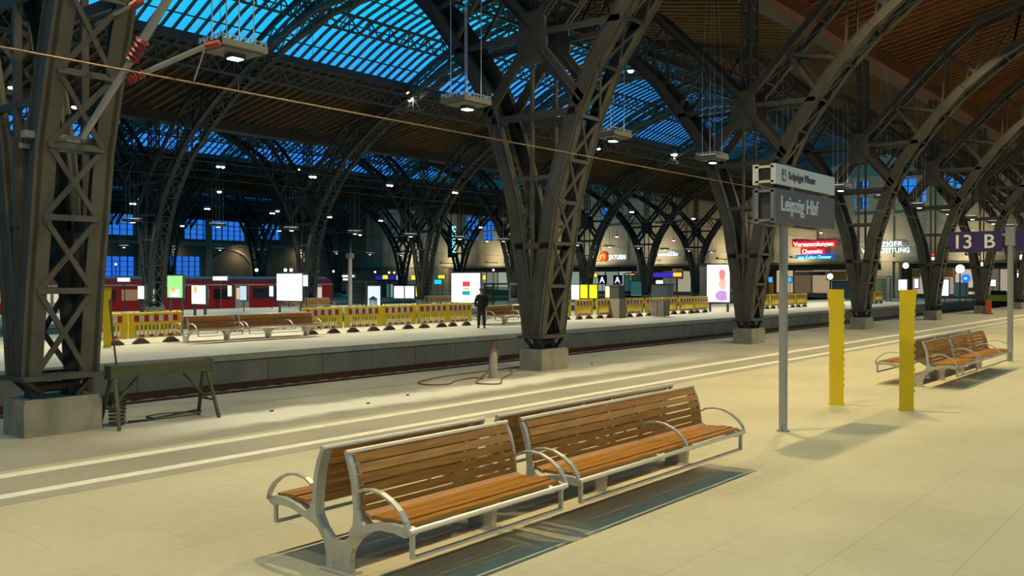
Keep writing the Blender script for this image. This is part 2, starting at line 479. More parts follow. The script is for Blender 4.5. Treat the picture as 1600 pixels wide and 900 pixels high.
def make_column():
    t = thing('steel_column', (0, 0, 0), 'x', 'column')
    st = M['steel']
    b = MB(); b.box(-.52, .52, -.32, .32, -.02, .44); b.box(-.50, .50, -.30, .30, .44, .49); b.build('plinth', M['plinth'], t)['label'] = 'rough stone plinth'
    b = MB(); b.box(-.55, .55, -.38, .38, .74, .79)
    for s in (-1, 1):
        b.prism([(-.12, .49), (.12, .49), (.05, .66), (.22, .74), (-.22, .74), (-.05, .66)], s * .25 - .09, s * .25 + .09)
        b.bar((s * .42, s * .1, .72), (s * .15, s * .05, .5), .1, .05)
        b.bar((-s * .42, s * .22, .72), (-s * .2, s * .2, .5), .1, .05)
    b.cyl((-.3, 0, .62), (.3, 0, .62), .07, 10); b.build('hinge_bearing', M['steel_d'], t)
    for s in (-1, 1):
        b = MB(); P = [(s * d, z) for d, z in resample(LC, 1.2)]
        Q = [(s * d, z) for d, z in offset_poly(resample(LC, 1.2), .34)]
        k0 = 1
        for xf in (-.45, .45):
            b.strip(P, Q, xf - .03, xf + .03)
            b.strip(P, offset_poly(P, .03 * s), min(xf * .55, xf * 1.16), max(xf * .55, xf * 1.16))
            b.strip(Q, offset_poly(Q, -.03 * s), min(xf * .8, xf * 1.14), max(xf * .8, xf * 1.14))
        b.build('leg', st, t)
        b = MB(); lattice_face(b, [(p[0] - 0, p[1]) for p in P[::1]]); b.build('leg_lattice', st, t)
    b = MB()
    web = [(-.22, .79), (.22, .79), (.38, 1.93), (.22, 1.97), (.10, 1.82), (0, 1.76), (-.10, 1.82), (-.22, 1.97), (-.38, 1.93)]
    for xf in (-.45, .45): b.prism(web, xf - .035, xf + .035)
    b.build('foot_web', st, t)
    b = MB()
    for xf in (-.45, .45):
        b.prism([(-.30, 7.0), (.30, 7.0), (.42, 7.45), (.36, 8.05), (.18, 8.2), (-.18, 8.2), (-.36, 8.05), (-.42, 7.45)], xf - .04, xf + .04)
    b.build('gusset', st, t)
    for s in (-1, 1):
        b = MB()
        for xf in (-.45, .45):
            b.bar((xf, s * .1, 7.5), (xf, s * 1.35, 6.0), .06, .27, up=(0, 0, 1)); b.bar((xf, s * .1, 7.5), (xf, s * 1.35, 6.0), .16, .03)
        b.build('cross_brace', st, t)
        b = MB(); U = [(s * d, z) for d, z in UC]
        U2 = [(s * d, z) for d, z in offset_poly(UC, .24)]
        for xf in (-.45, .45):
            b.strip(U, U2, xf - .03, xf + .03); b.strip(U, offset_poly(U, .03 * s), xf - .1, xf + .1)
        lattice_face(b, [(s * d, z) for d, z in UC[1:]], .045)
        b.build('upper_chord', st, t)
        b = MB()
        for xf in (-.45, .45):
            b.bar((xf, s * 1.41, 9.2), (xf, s * 2.5, 7.75), .05, .11); b.bar((xf, s * 1.41, 9.2), (xf, s * 3.25, 8.75), .05, .1)
            b.bar((xf, s * 3.35, 11.1), (xf, s * 3.25, 8.75), .05, .1); b.bar((xf, s * 3.35, 11.1), (xf, s * 4.6, 10.0), .05, .1)
            b.bar((xf, 0, 7.7), (xf, s * 2.35, 7.66), .06, .13)
        b.build('web_brace', st, t)
    b = MB()
    for xf in (-.45, .45):
        b.bar((xf, -1.2, 5.82), (xf, 1.2, 5.82), .06, .16); b.bar((xf, -.5, 2.85), (xf, .5, 2.85), .06, .14)
        b.bar((xf, -.85, 4.4), (xf, .85, 4.4), .05, .1)
    b.build('tie_beam', st, t)
    b = MB()
    for xf in (-.45, .45): b.bar((xf, 0, 1.8), (xf, 0, 7.1), .06, .1)
    b.build('centre_post', st, t)
    b = MB(); zz = 8.15
    for xf in (-.25, .25):
        for yf in (-.16, .16): b.bar((xf, yf, 8.1), (xf, yf, 11.5), .06)
    while zz < 11.2:
        for yf in (-.16, .16):
            b.bar((-.25, yf, zz), (.25, yf, zz + .55), .035); b.bar((.25, yf, zz), (-.25, yf, zz + .55), .035); b.bar((-.25, yf, zz), (.25, yf, zz), .04)
        for xf in (-.25, .25): b.bar((xf, -.16, zz), (xf, .16, zz + .55), .035)
        zz += .56
    b.build('lattice_mast', st, t)
    return t


col0 = make_column(); used = False
ORD = ['first', 'second', 'third', 'fourth', 'fifth', 'sixth', 'seventh', 'eighth', 'ninth', 'tenth']
NEARLAB = {1: 'massive steel lattice column filling the left edge of the view, behind the green trestle',
           2: 'branching steel column left of centre beside the short hydrant post and its hose',
           3: 'branching steel column on a stone plinth, just left of the grey name sign post',
           4: 'steel column seen between the sign post and the two yellow posts',
           5: 'steel column rising behind the right-hand yellow post',
           6: 'steel column with an orange-red guard at its plinth, below the 13 B sign',
           7: 'steel column at the right edge behind the post of the 13 B sign'}
for r, Y in enumerate(ROWS[:3]):
    for k, X in enumerate(XS):
        if r == 0 and k == 0: pass
        if r == 0: lab = NEARLAB.get(k, 'distant steel column of the nearest row, %s along from the view\'s left' % ORD[k])
        elif r == 1: lab = 'dark steel column of the middle row past the barriers, %s from the left end' % ORD[k]
        else: lab = 'dim steel column of the farthest row behind the red train, %s from the left end' % ORD[k]
        c = col0 if not used else dup(col0); used = True
        c.location = (X, Y, 0); c['label'] = lab
        c['group'] = ['branching columns of the nearest row', 'branching columns of the middle row', 'branching columns of the farthest row'][r]


def make_arch():
    t = thing('roof_arch', (0, 0, 0), 'x', 'arch'); st = M['steel']
    lc = resample(LC2, 1.3); uc = resample(UC2, 1.3)
    P = mirrored(lc); Q = offset_poly(P, .3); U = mirrored(uc); U2 = offset_poly(U, .22)
    for xf in (-.45, .45):
        b = MB(); b.strip(P, Q, xf - .03, xf + .03); b.strip(P, offset_poly(P, .03), xf - .13, xf + .13); b.build('lower_chord', st, t)
        b = MB(); b.strip(U, U2, xf - .03, xf + .03); b.strip(U2, offset_poly(U2, .03), xf - .1, xf + .1); b.build('upper_chord', st, t)
    b = MB(); n = min(len(P), len(U)); 
    for xf in (-.45, .45):
        for i in range(len(P)):
            j = min(range(len(U)), key=lambda q: abs(U[q][0] - P[i][0])); j2 = min(j + 1, len(U) - 1)
            b.bar((xf, P[i][0], P[i][1] + .2), (xf, U[j][0], U[j][1]), .04, .07)
            if i + 1 < len(P): b.bar((xf, P[i + 1][0], P[i + 1][1] + .2), (xf, U[j][0], U[j][1]), .04, .07)
    b.build('web_brace', st, t)
    b = MB(); lattice_face(b, P, .05, .43); b.build('lattice', st, t)
    return t


arch0 = make_arch(); used = False
for r, (Y, n) in enumerate(((ROWS[0] - NW, 0), (ROWS[0], 1), (ROWS[1], 2), (ROWS[2], 3))):
    for k, X in enumerate(XS):
        a = arch0 if not used else dup(arch0); used = True
        a.location = (X, Y, 0)
        a['label'] = 'lattice steel roof arch springing %s, %s from the left end' % (NAVNAME[n], ORD[k])
        a['group'] = 'roof arches ' + NAVNAME[n]

# ------------------------------------------------------------------ far side wall (blue windows)
def wall_with_holes(name, plane, a0, a1, z0, z1, th, holes, m):
    """plane ('y',Y) or ('x',X); holes rectangles (a,b,za,zb)"""
    b = MB(); ax, P = plane
    cuts = sorted({a0, a1} | {h[0] for h in holes} | {h[1] for h in holes}); zc = sorted({z0, z1} | {h[2] for h in holes} | {h[3] for h in holes})
    for p, q in zip(cuts, cuts[1:]):
        run = None
        for u, v in zip(zc, zc[1:]):
            inside = any(h[0] <= p and q <= h[1] and h[2] <= u and v <= h[3] for h in holes)
            if not inside:
                if ax == 'y': b.box(p, q, P, P + th, u, v)
                else: b.box(P, P + th, p, q, u, v)
    return tag(b.build(name, m), kind='structure')


SY = ROWS[3]
sideh = []
for a_, b_, u_, v_ in ((165, 212, 306, 366), (289, 386, 345, 374), (405, 440, 350, 374), (95, 140, 312, 366), (8, 24, 322, 345),
                       (151, 213, 400, 441), (229, 247, 400, 441), (266, 316, 401, 440), (60, 76, 400, 445), (100, 135, 400, 445), (5, 20, 400, 445)):
    zt = onY((a_ + b_) / 2, u_, SY).z; zb_ = onY((a_ + b_) / 2, v_, SY).z
    sideh.append((onY(a_, 400, SY).x, onY(b_, 400, SY).x, round(zb_ * 5) / 5, round(zt * 5) / 5))
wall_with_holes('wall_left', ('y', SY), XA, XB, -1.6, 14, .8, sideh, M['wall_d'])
for i, (a, b_, za, zb) in enumerate(sideh):
    g = MB(); nx = max(2, round((b_ - a) / 1.05)); nz = max(3, round((zb - za) / .75))
    for k in range(nx + 1):
        xx = a + (b_ - a) * k / nx; g.box(xx - .05, xx + .05, SY + .2, SY + .35, za, zb)
    for k in range(nz + 1):
        zz = za + (zb - za) * k / nz; g.box(a, b_, SY + .2, SY + .3, zz - .03, zz + .03)
    tag(g.build('window_%d' % (i + 1), M['bar']), kind='structure')
    tag(MB().box(a, b_, SY + .4, SY + .42, za, zb).build('window_pane_%d' % (i + 1), M['pane']), kind='structure')
b = MB(); b.box(XA, XB, SY - .3, SY, 7.2, 7.7); b.box(XA, XB, SY - .4, SY, 13.4, 13.8)
for px in (220, 256, 325, 395, 470):
    xx = onY(px, 400, SY).x; b.box(xx - .5, xx + .5, SY - .4, SY, -1.6, 13.4)
ax_ = onY(360, 400, SY).x
arc = [(ax_ + 4.3 * math.cos(math.radians(a)), 1.9 + 4.8 * math.sin(math.radians(a))) for a in range(0, 181, 12)]
b.tube([(x, SY - .3, z) for x, z in arc], .16, 6)
tag(b.build('trim_side_wall', M['wall']), kind='structure')

# ------------------------------------------------------------------ end wall
rnd = []
EW = XB
p = onX(1340, 306, EW)
endh = []
for dy in (-1.15, .25):
    for dz in (-1.55, .35): endh.append((p.y + dy, p.y + dy + .95, p.z + dz, p.z + dz + 1.35))
q = onX(1416, 297, EW); endh.append((q.y - 1.0, q.y + .9, q.z - 1.3, q.z + 1.3))
q2 = onX(1448, 303, EW); endh.append((q2.y - .7, q2.y + .8, q2.z - .9, q2.z + .9))
RW = []
for (px, py, r) in ((1475, 285, .95), (1504, 286, .85), (944, 336, 1.0), (919, 338, .75), (887, 341, .6), (1455, 287, .4)):
    c_ = onX(px, py, EW); RW.append((c_.y, c_.z, r)); endh.append((c_.y - r, c_.y + r, c_.z - r, c_.z + r))
q3 = onX(748, 360, EW); endh.append((q3.y - 3.0, q3.y + 3.4, q3.z - 1.6, q3.z + 2.2))
endh += [(-10, 10, -.0, 4.2), (13.5, 30, 0, 3.9), (31.5, 46, 0, 3.9), (48, 62, 0, 3.9), (63.5, 80, 0, 3.9), (83, 98, 0, 3.9)]
wall_with_holes('wall_end', ('x', EW), -30, 124.4, -1.6, 18.5, 1.0, endh, M['wall'])
for i, (cy, cz, r) in enumerate(RW):
    g = MB(); n = 24
    ring = [(cy + r * .98 * math.cos(2 * math.pi * k / n), cz + r * .98 * math.sin(2 * math.pi * k / n)) for k in range(n)]
    sq = [(cy + r * 1.02 * max(-1, min(1, 1.5 * math.cos(2 * math.pi * k / n))), cz + r * 1.02 * max(-1, min(1, 1.5 * math.sin(2 * math.pi * k / n)))) for k in range(n)]
    for k in range(n): g.prism([ring[k], ring[(k + 1) % n], sq[(k + 1) % n], sq[k]], EW - .1, EW + .3)
    tag(g.build('window_round_%d' % (i + 1), M['wall']), kind='structure')
    g = MB()
    for a in (0, 60, 120):
        dy, dz = math.cos(math.radians(a)) * r, math.sin(math.radians(a)) * r; g.bar((EW + .3, cy - dy, cz - dz), (EW + .3, cy + dy, cz + dz), .1, .1)
    tag(g.build('window_round_bars_%d' % (i + 1), M['bar']), kind='structure')
g = MB(); pn = MB()
for (a, b_, za, zb) in endh[:6] + endh[12:13]:
    nx = max(2, round((b_ - a) / .8)); nz = max(2, round((zb - za) / .8))
    for k in range(nx + 1): g.box(EW + .3, EW + .4, a + (b_ - a) * k / nx - .05, a + (b_ - a) * k / nx + .05, za, zb)
    for k in range(nz + 1): g.box(EW + .3, EW + .4, a, b_, za + (zb - za) * k / nz - .04, za + (zb - za) * k / nz + .04)
    pn.box(EW + .45, EW + .47, a, b_, za, zb)
tag(g.build('window_frames_end', M['bar']), kind='structure'); tag(pn.build('window_panes_end', M['pane']), kind='structure')
b = MB()
yy = -12
while yy < 122:                                        # pilasters and cornices
    b.box(EW - .25, EW, yy - .45, yy + .45, 4.4, 13.2); yy += 4.3
b.box(EW - .5, EW, -30, 123.6, 4.1, 4.55); b.box(EW - .4, EW, -30, 123.6, 13.2, 13.7); b.box(EW - .2, EW, -30, 123.6, 9.2, 9.45)
for yb in (-14, 11.5, 30.6, 46.2, 62.2, 81, 99): b.box(EW - .35, EW, yb, yb + 1.2, 0, 4.2)
tag(b.build('trim_end_pilasters', M['wall']), kind='structure')
# concourse behind the openings
slab('wall_concourse', 123, 124, -14, 124, 0, 7, M['wall_d']); slab('ceiling_concourse', 106, 124, -14, 124, 6.5, 6.9, M['wall'])


for i, (a, b_, col, es, nm) in enumerate(((-9, 9, (1, .82, .6), .35, 'at the right end of the concourse'), (14, 29.5, (1, .85, .62), .42, 'below the newspaper sign'), (32, 45.5, (1, .74, .42), .40, 'below the neon advert'),
                                 (48.5, 61.5, (.95, .9, .62), .40, 'below the blurred white lettering'), (64, 79.5, (.75, .95, .8), .34, 'below the SATURN lettering'), (83.5, 97.5, (.9, .95, .75), .28, 'at the left end of the concourse'))):
    t = thing('storefront', (XB + 3.2, (a + b_) / 2, 0), 'row of lit glazed shop windows ' + nm, 'shop front', 'shop fronts on the concourse')
    h = (b_ - a) / 2; n = max(3, round(h * 2 / 2.2)); fr = MB(); fr.box(-.1, .1, -h, h, 0, .5); fr.box(-.1, .1, -h, h, 3.2, 3.9)
    for k in range(n + 1): yy = -h + 2 * h * k / n; fr.box(-.08, .08, yy - .07, yy + .07, .5, 3.2)
    fr.build('frame', M['frame'], t)
    for k in range(n):
        yy = -h + 2 * h * k / n; f_ = (.5, 1, .75, 1.3, .3, .9)[(k * 5 + i) % 6]
        MB().box(0, .04, yy + .09, yy + 2 * h / n - .09, .5, 3.2).build('lit_window', emis(col, round(es * f_, 2)), t)


# ------------------------------------------------------------------ lit signs and displays
def ground_z(X, Y):
    if X >= XB: return 0
    for a, b in ((-14, 14.5), (22, 35.1), (43.3, 57), (68.2, 79.5), (89.6, 102)):
        if a <= Y <= b: return 0
    return -.98


def panelX(px0, px1, py0, py1, X, col, s, label, cat='sign', name='lit_sign', txt=None, tcol=None, tsize=.6, ground=False, group=None, body=None, th=.15):
    """flat lit board facing the viewer's end of the hall"""
    X = MX((px0 + px1) / 2, X); a = onX(px0, py0, X); b_ = onX(px1, py1, X)
    y0, y1 = sorted((a.y, b_.y)); z1, z0 = max(a.z, b_.z), min(a.z, b_.z)
    cy = (y0 + y1) / 2; base = 0 if ground else z0
    t = thing(name, (X, cy, base), label, cat, group)
    h = (y1 - y0) / 2; fz0, fz1 = z0 - base, z1 - base
    fr = MB(); fr.box(.0, th, -h - .06, h + .06, fz0 - .08, fz1 + .08)
    if ground:
        fr.box(.02, th - .02, -h + .1, -h + .22, 0, fz0); fr.box(.02, th - .02, h - .22, h - .1, 0, fz0)
    fr.build('housing', body or M['frame'], t)
    if not ground:
        gz = ground_z(X, cy) - base; q = MB()
        for yy in ((-h * .7, h * .7) if h > .9 else (0,)): q.box(th * .3, th * .3 + .05, yy - .025, yy + .025, gz, fz0 - .07)
        q.build('post', M['frame'], t)
    MB().box(-.02, 0, -h, h, fz0, fz1).build('lit_face', emis(col, s), t)
    if txt:
        text(txt, tsize, tcol or emis((1, 1, 1), 1.5), t, (-.035, 0, (fz0 + fz1) / 2 - tsize * .33), (math.pi / 2, 0, -math.pi / 2), align='CENTER', ext=.005)
    return t


WHT = (1, 1, .93); CY = (.25, .9, 1)
# neon lettering on the end wall


def neon(body, px0, px1, pyc, hpx, col, s, label, sx=None, X=XB - .5, back=None, name='neon_sign'):
    a = onX(px0, pyc, X); c_ = onX(px1, pyc, X); size = hpx * (C * X + S * a.y) / F
    t = thing(name, (X, a.y, a.z), label, 'sign')
    L = abs(a.y - c_.y)
    o = text(body, size * 1.3, emis(col, s), t, (0, 0, -size * .45), (math.pi / 2, 0, -math.pi / 2), ext=.02, bold=.012)
    wd = o.dimensions.x or 1; bpy.context.view_layer.update(); wd = max(v.co.x for v in o.data.vertices)
    o.data.transform(Matrix.Diagonal((L / wd, 1, 1, 1)))
    if back: MB().box(.05, .2, -L - .2, .2, -size * .62, size * .68).build('backing', emis(*back), t)
    else: MB().box(.03, .1, -L, 0, -size * .5, -size * .42).build('mounting_rail', M['frame'], t)
    return t


neon('SATURN', 951, 977, 402, 8, (.8, .95, 1), 2.2, 'white SATURN lettering on the end wall beside its orange disc')
neon('C', 1020, 1026, 398, 6, (.2, .7, 1), 2, 'small blue lit curve left of the blurred white lettering on the end wall')
neon('commEEBo', 1028, 1059, 397, 7, (.75, .9, 1), 1.6, 'blurred white lettering high on the end wall right of SATURN')
neon('Versammlungen', 1240, 1302, 382, 7, (1, .75, .6), 2.2, 'pinkish lettering on a red glowing strip, upper line of the neon advert', back=((1, .02, .05), .9))
neon('Chemnitz', 1253, 1285, 393, 7, (1, .75, .6), 2.2, 'Chemnitz lettering on red, middle line of the neon advert', back=((1, .02, .05), .9))
neon('zum Kultur-Theater', 1246, 1299, 402, 5, (.2, .85, 1), 1.8, 'cyan lettering on a blue glowing strip, lowest line of the neon advert', back=((0, .12, 1), 1.0))
neon('LEIPZIGER', 1357, 1410, 382, 8, (.7, .95, 1), 1.9, 'LEIPZIGER lettering in white light, upper line of the newspaper sign')
neon('VOLKSZEITUNG', 1346, 1421, 392, 8, (.7, .95, 1), 1.9, 'VOLKSZEITUNG lettering in white light, lower line of the newspaper sign')
c_ = onX(941, 401, XB - .5); t = thing('round_logo', (XB - .5, c_.y, c_.z), 'orange-red glowing disc logo left of the SATURN lettering', 'sign')
MB().cyl((0, 0, 0), (.15, 0, 0), .62, 20).build('disc', emis((1, .10, .02), 1.6), t)
MB().tube([(-.03, .3 * math.cos(a / 3), .3 * math.sin(a / 3) - .05) for a in range(-3, 12)], .06, 6).build('ring', emis((1, .5, .1), 2.5), t)
# tall vertical SATURN blade sign
c_ = onX(704, 377, 95); t = thing('blade_sign', (95, c_.y, c_.z - 2.3), 'tall vertical cyan SATURN blade sign reading downwards beside a dark column', 'sign')
MB().box(0, .3, -.55, .55, 0, 4.6).build('housing', M['frame'], t)
MB().box(.05, .15, -.04, .04, 4.6, 8.2).build('hanger', M['steel_d'], t)
text('SATURN', 1.02, emis(CY, 1.6), t, (-.02, -.33, 4.5), (math.pi / 2, math.pi / 2, -math.pi / 2), ext=.02, bold=.015)
# platform-level lights and boards, nearest first
panelX(706, 750, 427, 473, 33.2, WHT, 1.9, 'large white lit poster with red and teal squares, left of the standing person', 'poster', 'poster_lightbox', ground=True)
panelX(433, 472, 428, 470, 31.7, (.93, 1, .97), 1.9, 'large white lit poster above the far wooden bench', 'poster', 'poster_lightbox', ground=True)
panelX(1105, 1140, 414, 472, 51.6, (1, .98, .95), 2.0, 'white lit poster with a pink figure, left of the third big column', 'poster', 'poster_lightbox', ground=True)
panelX(262, 285, 431, 465, 24.8, (.35, .95, .25), 1.2, 'green and white lit poster in front of the red train', 'poster', 'poster_lightbox', ground=True)
panelX(300, 321, 446, 475, 25.9, (1, .93, .75), 1.8, 'cream lit poster in front of the red train, lower than the green one', 'poster', 'poster_lightbox', ground=True)
panelX(216, 225, 447, 467, 22.9, WHT, 1.8, 'narrow white lit panel left of the green poster', 'poster', 'poster_lightbox', ground=True)
PB = {o['label'][:28]: o for o in SC.objects if o.get('category') == 'poster'}


def flatmark(parent, pts, X, col, s, name, label=None):
    """thin printed shape lying on a lit face; pts in (y, z) local"""
    o = MB().prism(pts, -.032, -.022).build(name, emis(col, s), parent)
    if label: o['label'] = label


def blob(cy, cz, ry, rz, n=18, wob=.0, ph=0): return [(cy + ry * (1 + wob * math.sin(3 * 2 * math.pi * k / n + ph)) * math.cos(2 * math.pi * k / n), cz + rz * (1 + wob * math.cos(2 * 2 * math.pi * k / n)) * math.sin(2 * math.pi * k / n)) for k in range(n)]


def rect(y0, y1, z0, z1): return [(y0, z0), (y1, z0), (y1, z1), (y0, z1)]


for k_, t in PB.items():
    if k_.startswith('large white lit poster with'):
        h0 = onX(728, 473, MX(728, 33.2)).z; 
        flatmark(t, rect(-.02 - .3, -.02 + .22, h0 + .85, h0 + 1.12), 0, (.9, .08, .06), 1.0, 'red_square'); flatmark(t, rect(-.32, .22, h0 + .40, h0 + .62), 0, (.02, .45, .5), 1.0, 'teal_square')
        flatmark(t, rect(-.25, .15, h0 + .68, h0 + .78), 0, (1, .6, .1), 1.1, 'orange_stripe')
    if k_.startswith('large white lit poster above'):
        h0 = onX(452, 470, MX(452, 31.7)).z
        for i in range(4): flatmark(t, rect(-.75 + .05 * i, -.35 - .04 * (i % 2), h0 + .9 - .16 * i, h0 + .93 - .16 * i), 0, (.5, .55, .6), .7, 'print_line')
    if k_.startswith('white lit poster with a pink'):
        h0 = onX(1122, 472, MX(1122, 51.6)).z
        flatmark(t, blob(-.28, h0 + 1.75, .22, .42, wob=.12), 0, (.95, .28, .30), 1.1, 'figure_head'); flatmark(t, blob(-.32, h0 + 1.15, .26, .40, wob=.15, ph=1), 0, (1, .55, .42), 1.2, 'figure_torso')
        flatmark(t, blob(-.25, h0 + .42, .42, .40, wob=.15, ph=2), 0, (.62, .35, .75), 1.1, 'figure_skirt')
    if k_.startswith('green and white'):
        h0 = onX(273, 465, MX(273, 24.8)).z
        flatmark(t, rect(-.52, .45, h0 + .02, h0 + .45), 0, (1, .95, .75), 1.4, 'pale_band'); flatmark(t, blob(.15, h0 + .4, .24, .15), 0, (1, .4, .08), 1.1, 'orange_shape')
    if k_.startswith('cream lit'):
        h0 = onX(310, 475, MX(310, 25.9)).z
        flatmark(t, blob(.3, h0 + .8, .16, .22), 0, (1, .5, .15), 1.2, 'orange_shape')

# departure boards, shop fronts and lit signs further back (platform ends and concourse)
BL = (.03, .02, .30); YE = (1, .70, .05); OR = (1, .42, .08); TE = (.02, .55, .62)
FAR = [
    (333, 355, 432, 438, 34, WHT, 1.4, 'small white lit train indicator above the red train'),
    (184, 203, 434, 440, 29, WHT, 1.6, 'white lit train indicator left of the dark middle-row column'),
    (115, 127, 434, 444, 23, WHT, 1.6, 'white lit board seen through the left-edge column'),
    (535, 553, 430, 433, 45, (.8, .8, 1), 1.3, 'thin upper white line of the dark indicator beside the grey loudspeaker post'),
    (536, 546, 435, 438, 45, (.8, .8, 1), 1.2, 'thin lower white line of the indicator beside the loudspeaker post'),
    (586, 626, 431, 437, 97, BL, 1.0, 'dark blue hanging departure board above the lit shelter'),
    (598, 606, 430, 436, 96, YE, 1.2, 'yellow tile on the dark blue departure board'),
    (620, 631, 430, 437, 92, (.9, .9, 1), 1.3, 'white lit board right of the blue departure board'),
    (625, 633, 429, 438, 90, YE, 1.3, 'first small yellow lit sign behind the middle-row columns'),
    (643, 651, 430, 437, 90, YE, 1.4, 'second small yellow lit sign behind the middle-row columns'),
    (656, 664, 437, 444, 80, TE, 1.2, 'teal lit sign, left one of the pair left of the big poster'),
    (679, 690, 437, 444, 80, TE, 1.3, 'teal lit sign, right one of the pair left of the big poster'),
    (685, 695, 430, 435, 88, YE, 1.4, 'flat yellow lit sign just left of the big poster'),
    (752, 759, 430, 437, 88, YE, 1.2, 'small yellow sign right of the big white poster'),
    (800, 808, 427, 431, 60, (.85, .8, 1), 1.3, 'short upper lit line of the indicator left of the branching column'),
    (801, 809, 432, 436, 60, (.85, .8, 1), 1.3, 'short lower lit line of the indicator left of the branching column'),
    (826, 842, 429, 434, 70, BL, 1.6, 'blue lit board seen in the fork of the left-centre column'),
    (826, 836, 435, 442, 70, (.05, .6, .8), 1.3, 'turquoise lit board under the blue one in the column fork'),
    (866, 880, 428, 434, 66, BL, 1.6, 'dark blue board right of the left-centre column'),
    (921, 926, 427, 433, 92, (1, .85, .75), 1.3, 'tiny pale lit sign below the SATURN lettering'),
    (927, 933, 427, 433, 92, YE, 1.3, 'tiny yellow lit sign below the SATURN lettering'),
    (979, 991, 427, 430, 96, OR, 1.3, 'narrow orange lit sign above the glass booth'),
    (1019, 1052, 426, 433, 92, BL, 1.7, 'long dark blue hanging board with white marks right of the A signs'),
    (1052, 1065, 426, 432, 91, OR, 1.7, 'orange tile at the right of the long blue board'),
    (1025, 1036, 438, 444, 80, WHT, 1.4, 'white lit sign hanging over the grey booth'),
    (893, 905, 445, 468, 62, WHT, 1.7, 'white lit shop panel left of the two yellow ones'),
    (907, 918, 445, 466, 62, (1, .85, .02), 1.4, 'left one of the two yellow lit panels behind the barriers'),
    (921, 933, 445, 466, 62, (1, .80, .02), 1.3, 'right one of the two yellow lit panels behind the barriers'),
    (946, 955, 447, 465, 64, (.85, .95, .5), 1.2, 'greenish white lit map board beside the yellow panels'),
    (957, 967, 446, 466, 64, (.75, 1, .95), 1.4, 'bluish white lit map board beside the yellow panels'),
    (985, 1003, 440, 462, 98, (.25, .5, .5), .5, 'dim teal shop window behind the glass booth'),
    (616, 631, 447, 466, 58, WHT, 1.4, 'left white timetable sheet in the lit shelter'),
    (633, 647, 447, 466, 58, WHT, 1.4, 'right white timetable sheet in the lit shelter'),
    (604, 614, 444, 466, 75, (.8, .85, .8), .9, 'pale lit doorway left of the timetable sheets'),
    (650, 654, 446, 464, 60, (1, .85, .02), 1.2, 'yellow narrow board right of the timetable sheets'),
    (575, 594, 447, 478, 42.6, (.75, .9, 1), 1.1, 'lit vending cabinet with white shelves behind the barriers'),
    (345, 352, 0, 0, 0, 0, 0, None),
    (356, 362, 446, 463, 37, (.75, 1, .7), 1.2, 'narrow greenish lit strip in front of the train door'),
    (375, 385, 447, 469, 31.8, (.7, .85, 1), .9, 'bluish lit cabinet on the platform in front of the train'),
    (421, 427, 447, 463, 36.5, (.7, .95, 1), 1.2, 'narrow cyan lit panel left of the white poster'),
    (285, 296, 446, 460, 38, WHT, 1.5, 'white lit window panel between the green and cream posters'),
    (474, 481, 430, 447, 31, WHT, 1.4, 'narrow white lit panel right of the large poster'),
    (511, 518, 445, 462, 50, (.6, 1, .85), 1.1, 'small mint lit panel at the end of the red train'),
    (1201, 1207, 433, 441, 96, (.05, .35, 1), 1.4, 'left blue lit square behind the sign post'),
    (1223, 1230, 433, 441, 96, (.05, .35, 1), 1.4, 'middle blue lit square behind the sign post'),
    (1231, 1237, 433, 441, 95, (.05, .35, 1), 1.4, 'right blue lit square behind the sign post'),
    (1338, 1344, 436, 453, 88, (.75, .9, 1), 1.8, 'slim white lit panel seen through the fourth column'),
    (1404, 1417, 437, 454, 62, (.65, .9, 1), 2.2, 'bright bluish white screen directly above the right yellow post'),
    (1429, 1435, 436, 450, 80, (.75, .9, 1), 1.8, 'white lit slit just left of the fifth column'),
    (1448, 1460, 433, 447, 84, (.85, .9, 1), 1.6, 'white lit letters seen through the fifth column'),
    (1470, 1482, 437, 462, 66, (.8, .93, 1), 2.4, 'bright white lit slab right of the fifth column'),
    (1448, 1463, 402, 406, 97, (1, .8, .85), 2.2, 'pinkish white lit sign high behind the fifth column'),
    (1448, 1462, 396, 400, 97, (1, .05, .05), 1.0, 'red lit strip high behind the fifth column'),
    (1514, 1527, 391, 398, 95, (1, .01, .05), 1.6, 'red lit sign just under the 13 B board'),
    (1546, 1556, 437, 447, 99, (1, .9, .8), 1.3, 'cream lit sign left of the right-hand sign post'),
]
for (a, b_, c_, d_, X, col, s_, lab) in FAR:
    if lab is None: continue
    if 'lower' in lab or 'tile' in lab or 'strip' in lab or 'turquoise' in lab: X += .4
    panelX(a, b_, c_, d_, X, col, s_, lab, 'lit sign', 'lit_display', th=.12)
# two white A lettered signs
for px, w_ in ((941, 'left'), (965, 'right')):
    c_ = onX(px, 437, 82); t = thing('section_sign', tuple(c_), '%s one of the two dark boards with a white letter A' % w_, 'sign')
    MB().box(0, .1, -.55, .55, -.5, .5).build('board', M['navy'], t); MB().box(.03, .08, -.03, .03, ground_z(82, c_.y) - c_.z, -.5).build('post', M['frame'], t)
    text('A', .95, emis((1, 1, 1), 1.2), t, (-.02, .33, -.34), (math.pi / 2, 0, -math.pi / 2), bold=.01)
for px, w_, ch in ((1509, 'left', '='), (1529, 'right', 'T')):
    c_ = onX(px, 435, 88); t = thing('round_sign', tuple(c_), '%s round blue lit sign below the 13 B board' % w_, 'sign')
    MB().cyl((0, 0, 0), (.12, 0, 0), .38, 18).build('disc', emis((.02, .22, .9), 1.1), t); MB().box(.04, .09, -.03, .03, ground_z(88, c_.y) - c_.z, -.37).build('post', M['frame'], t)
    text(ch, .5, emis((.5, .8, 1), 1.5), t, (-.02, .16, -.18), (math.pi / 2, 0, -math.pi / 2), bold=.01)
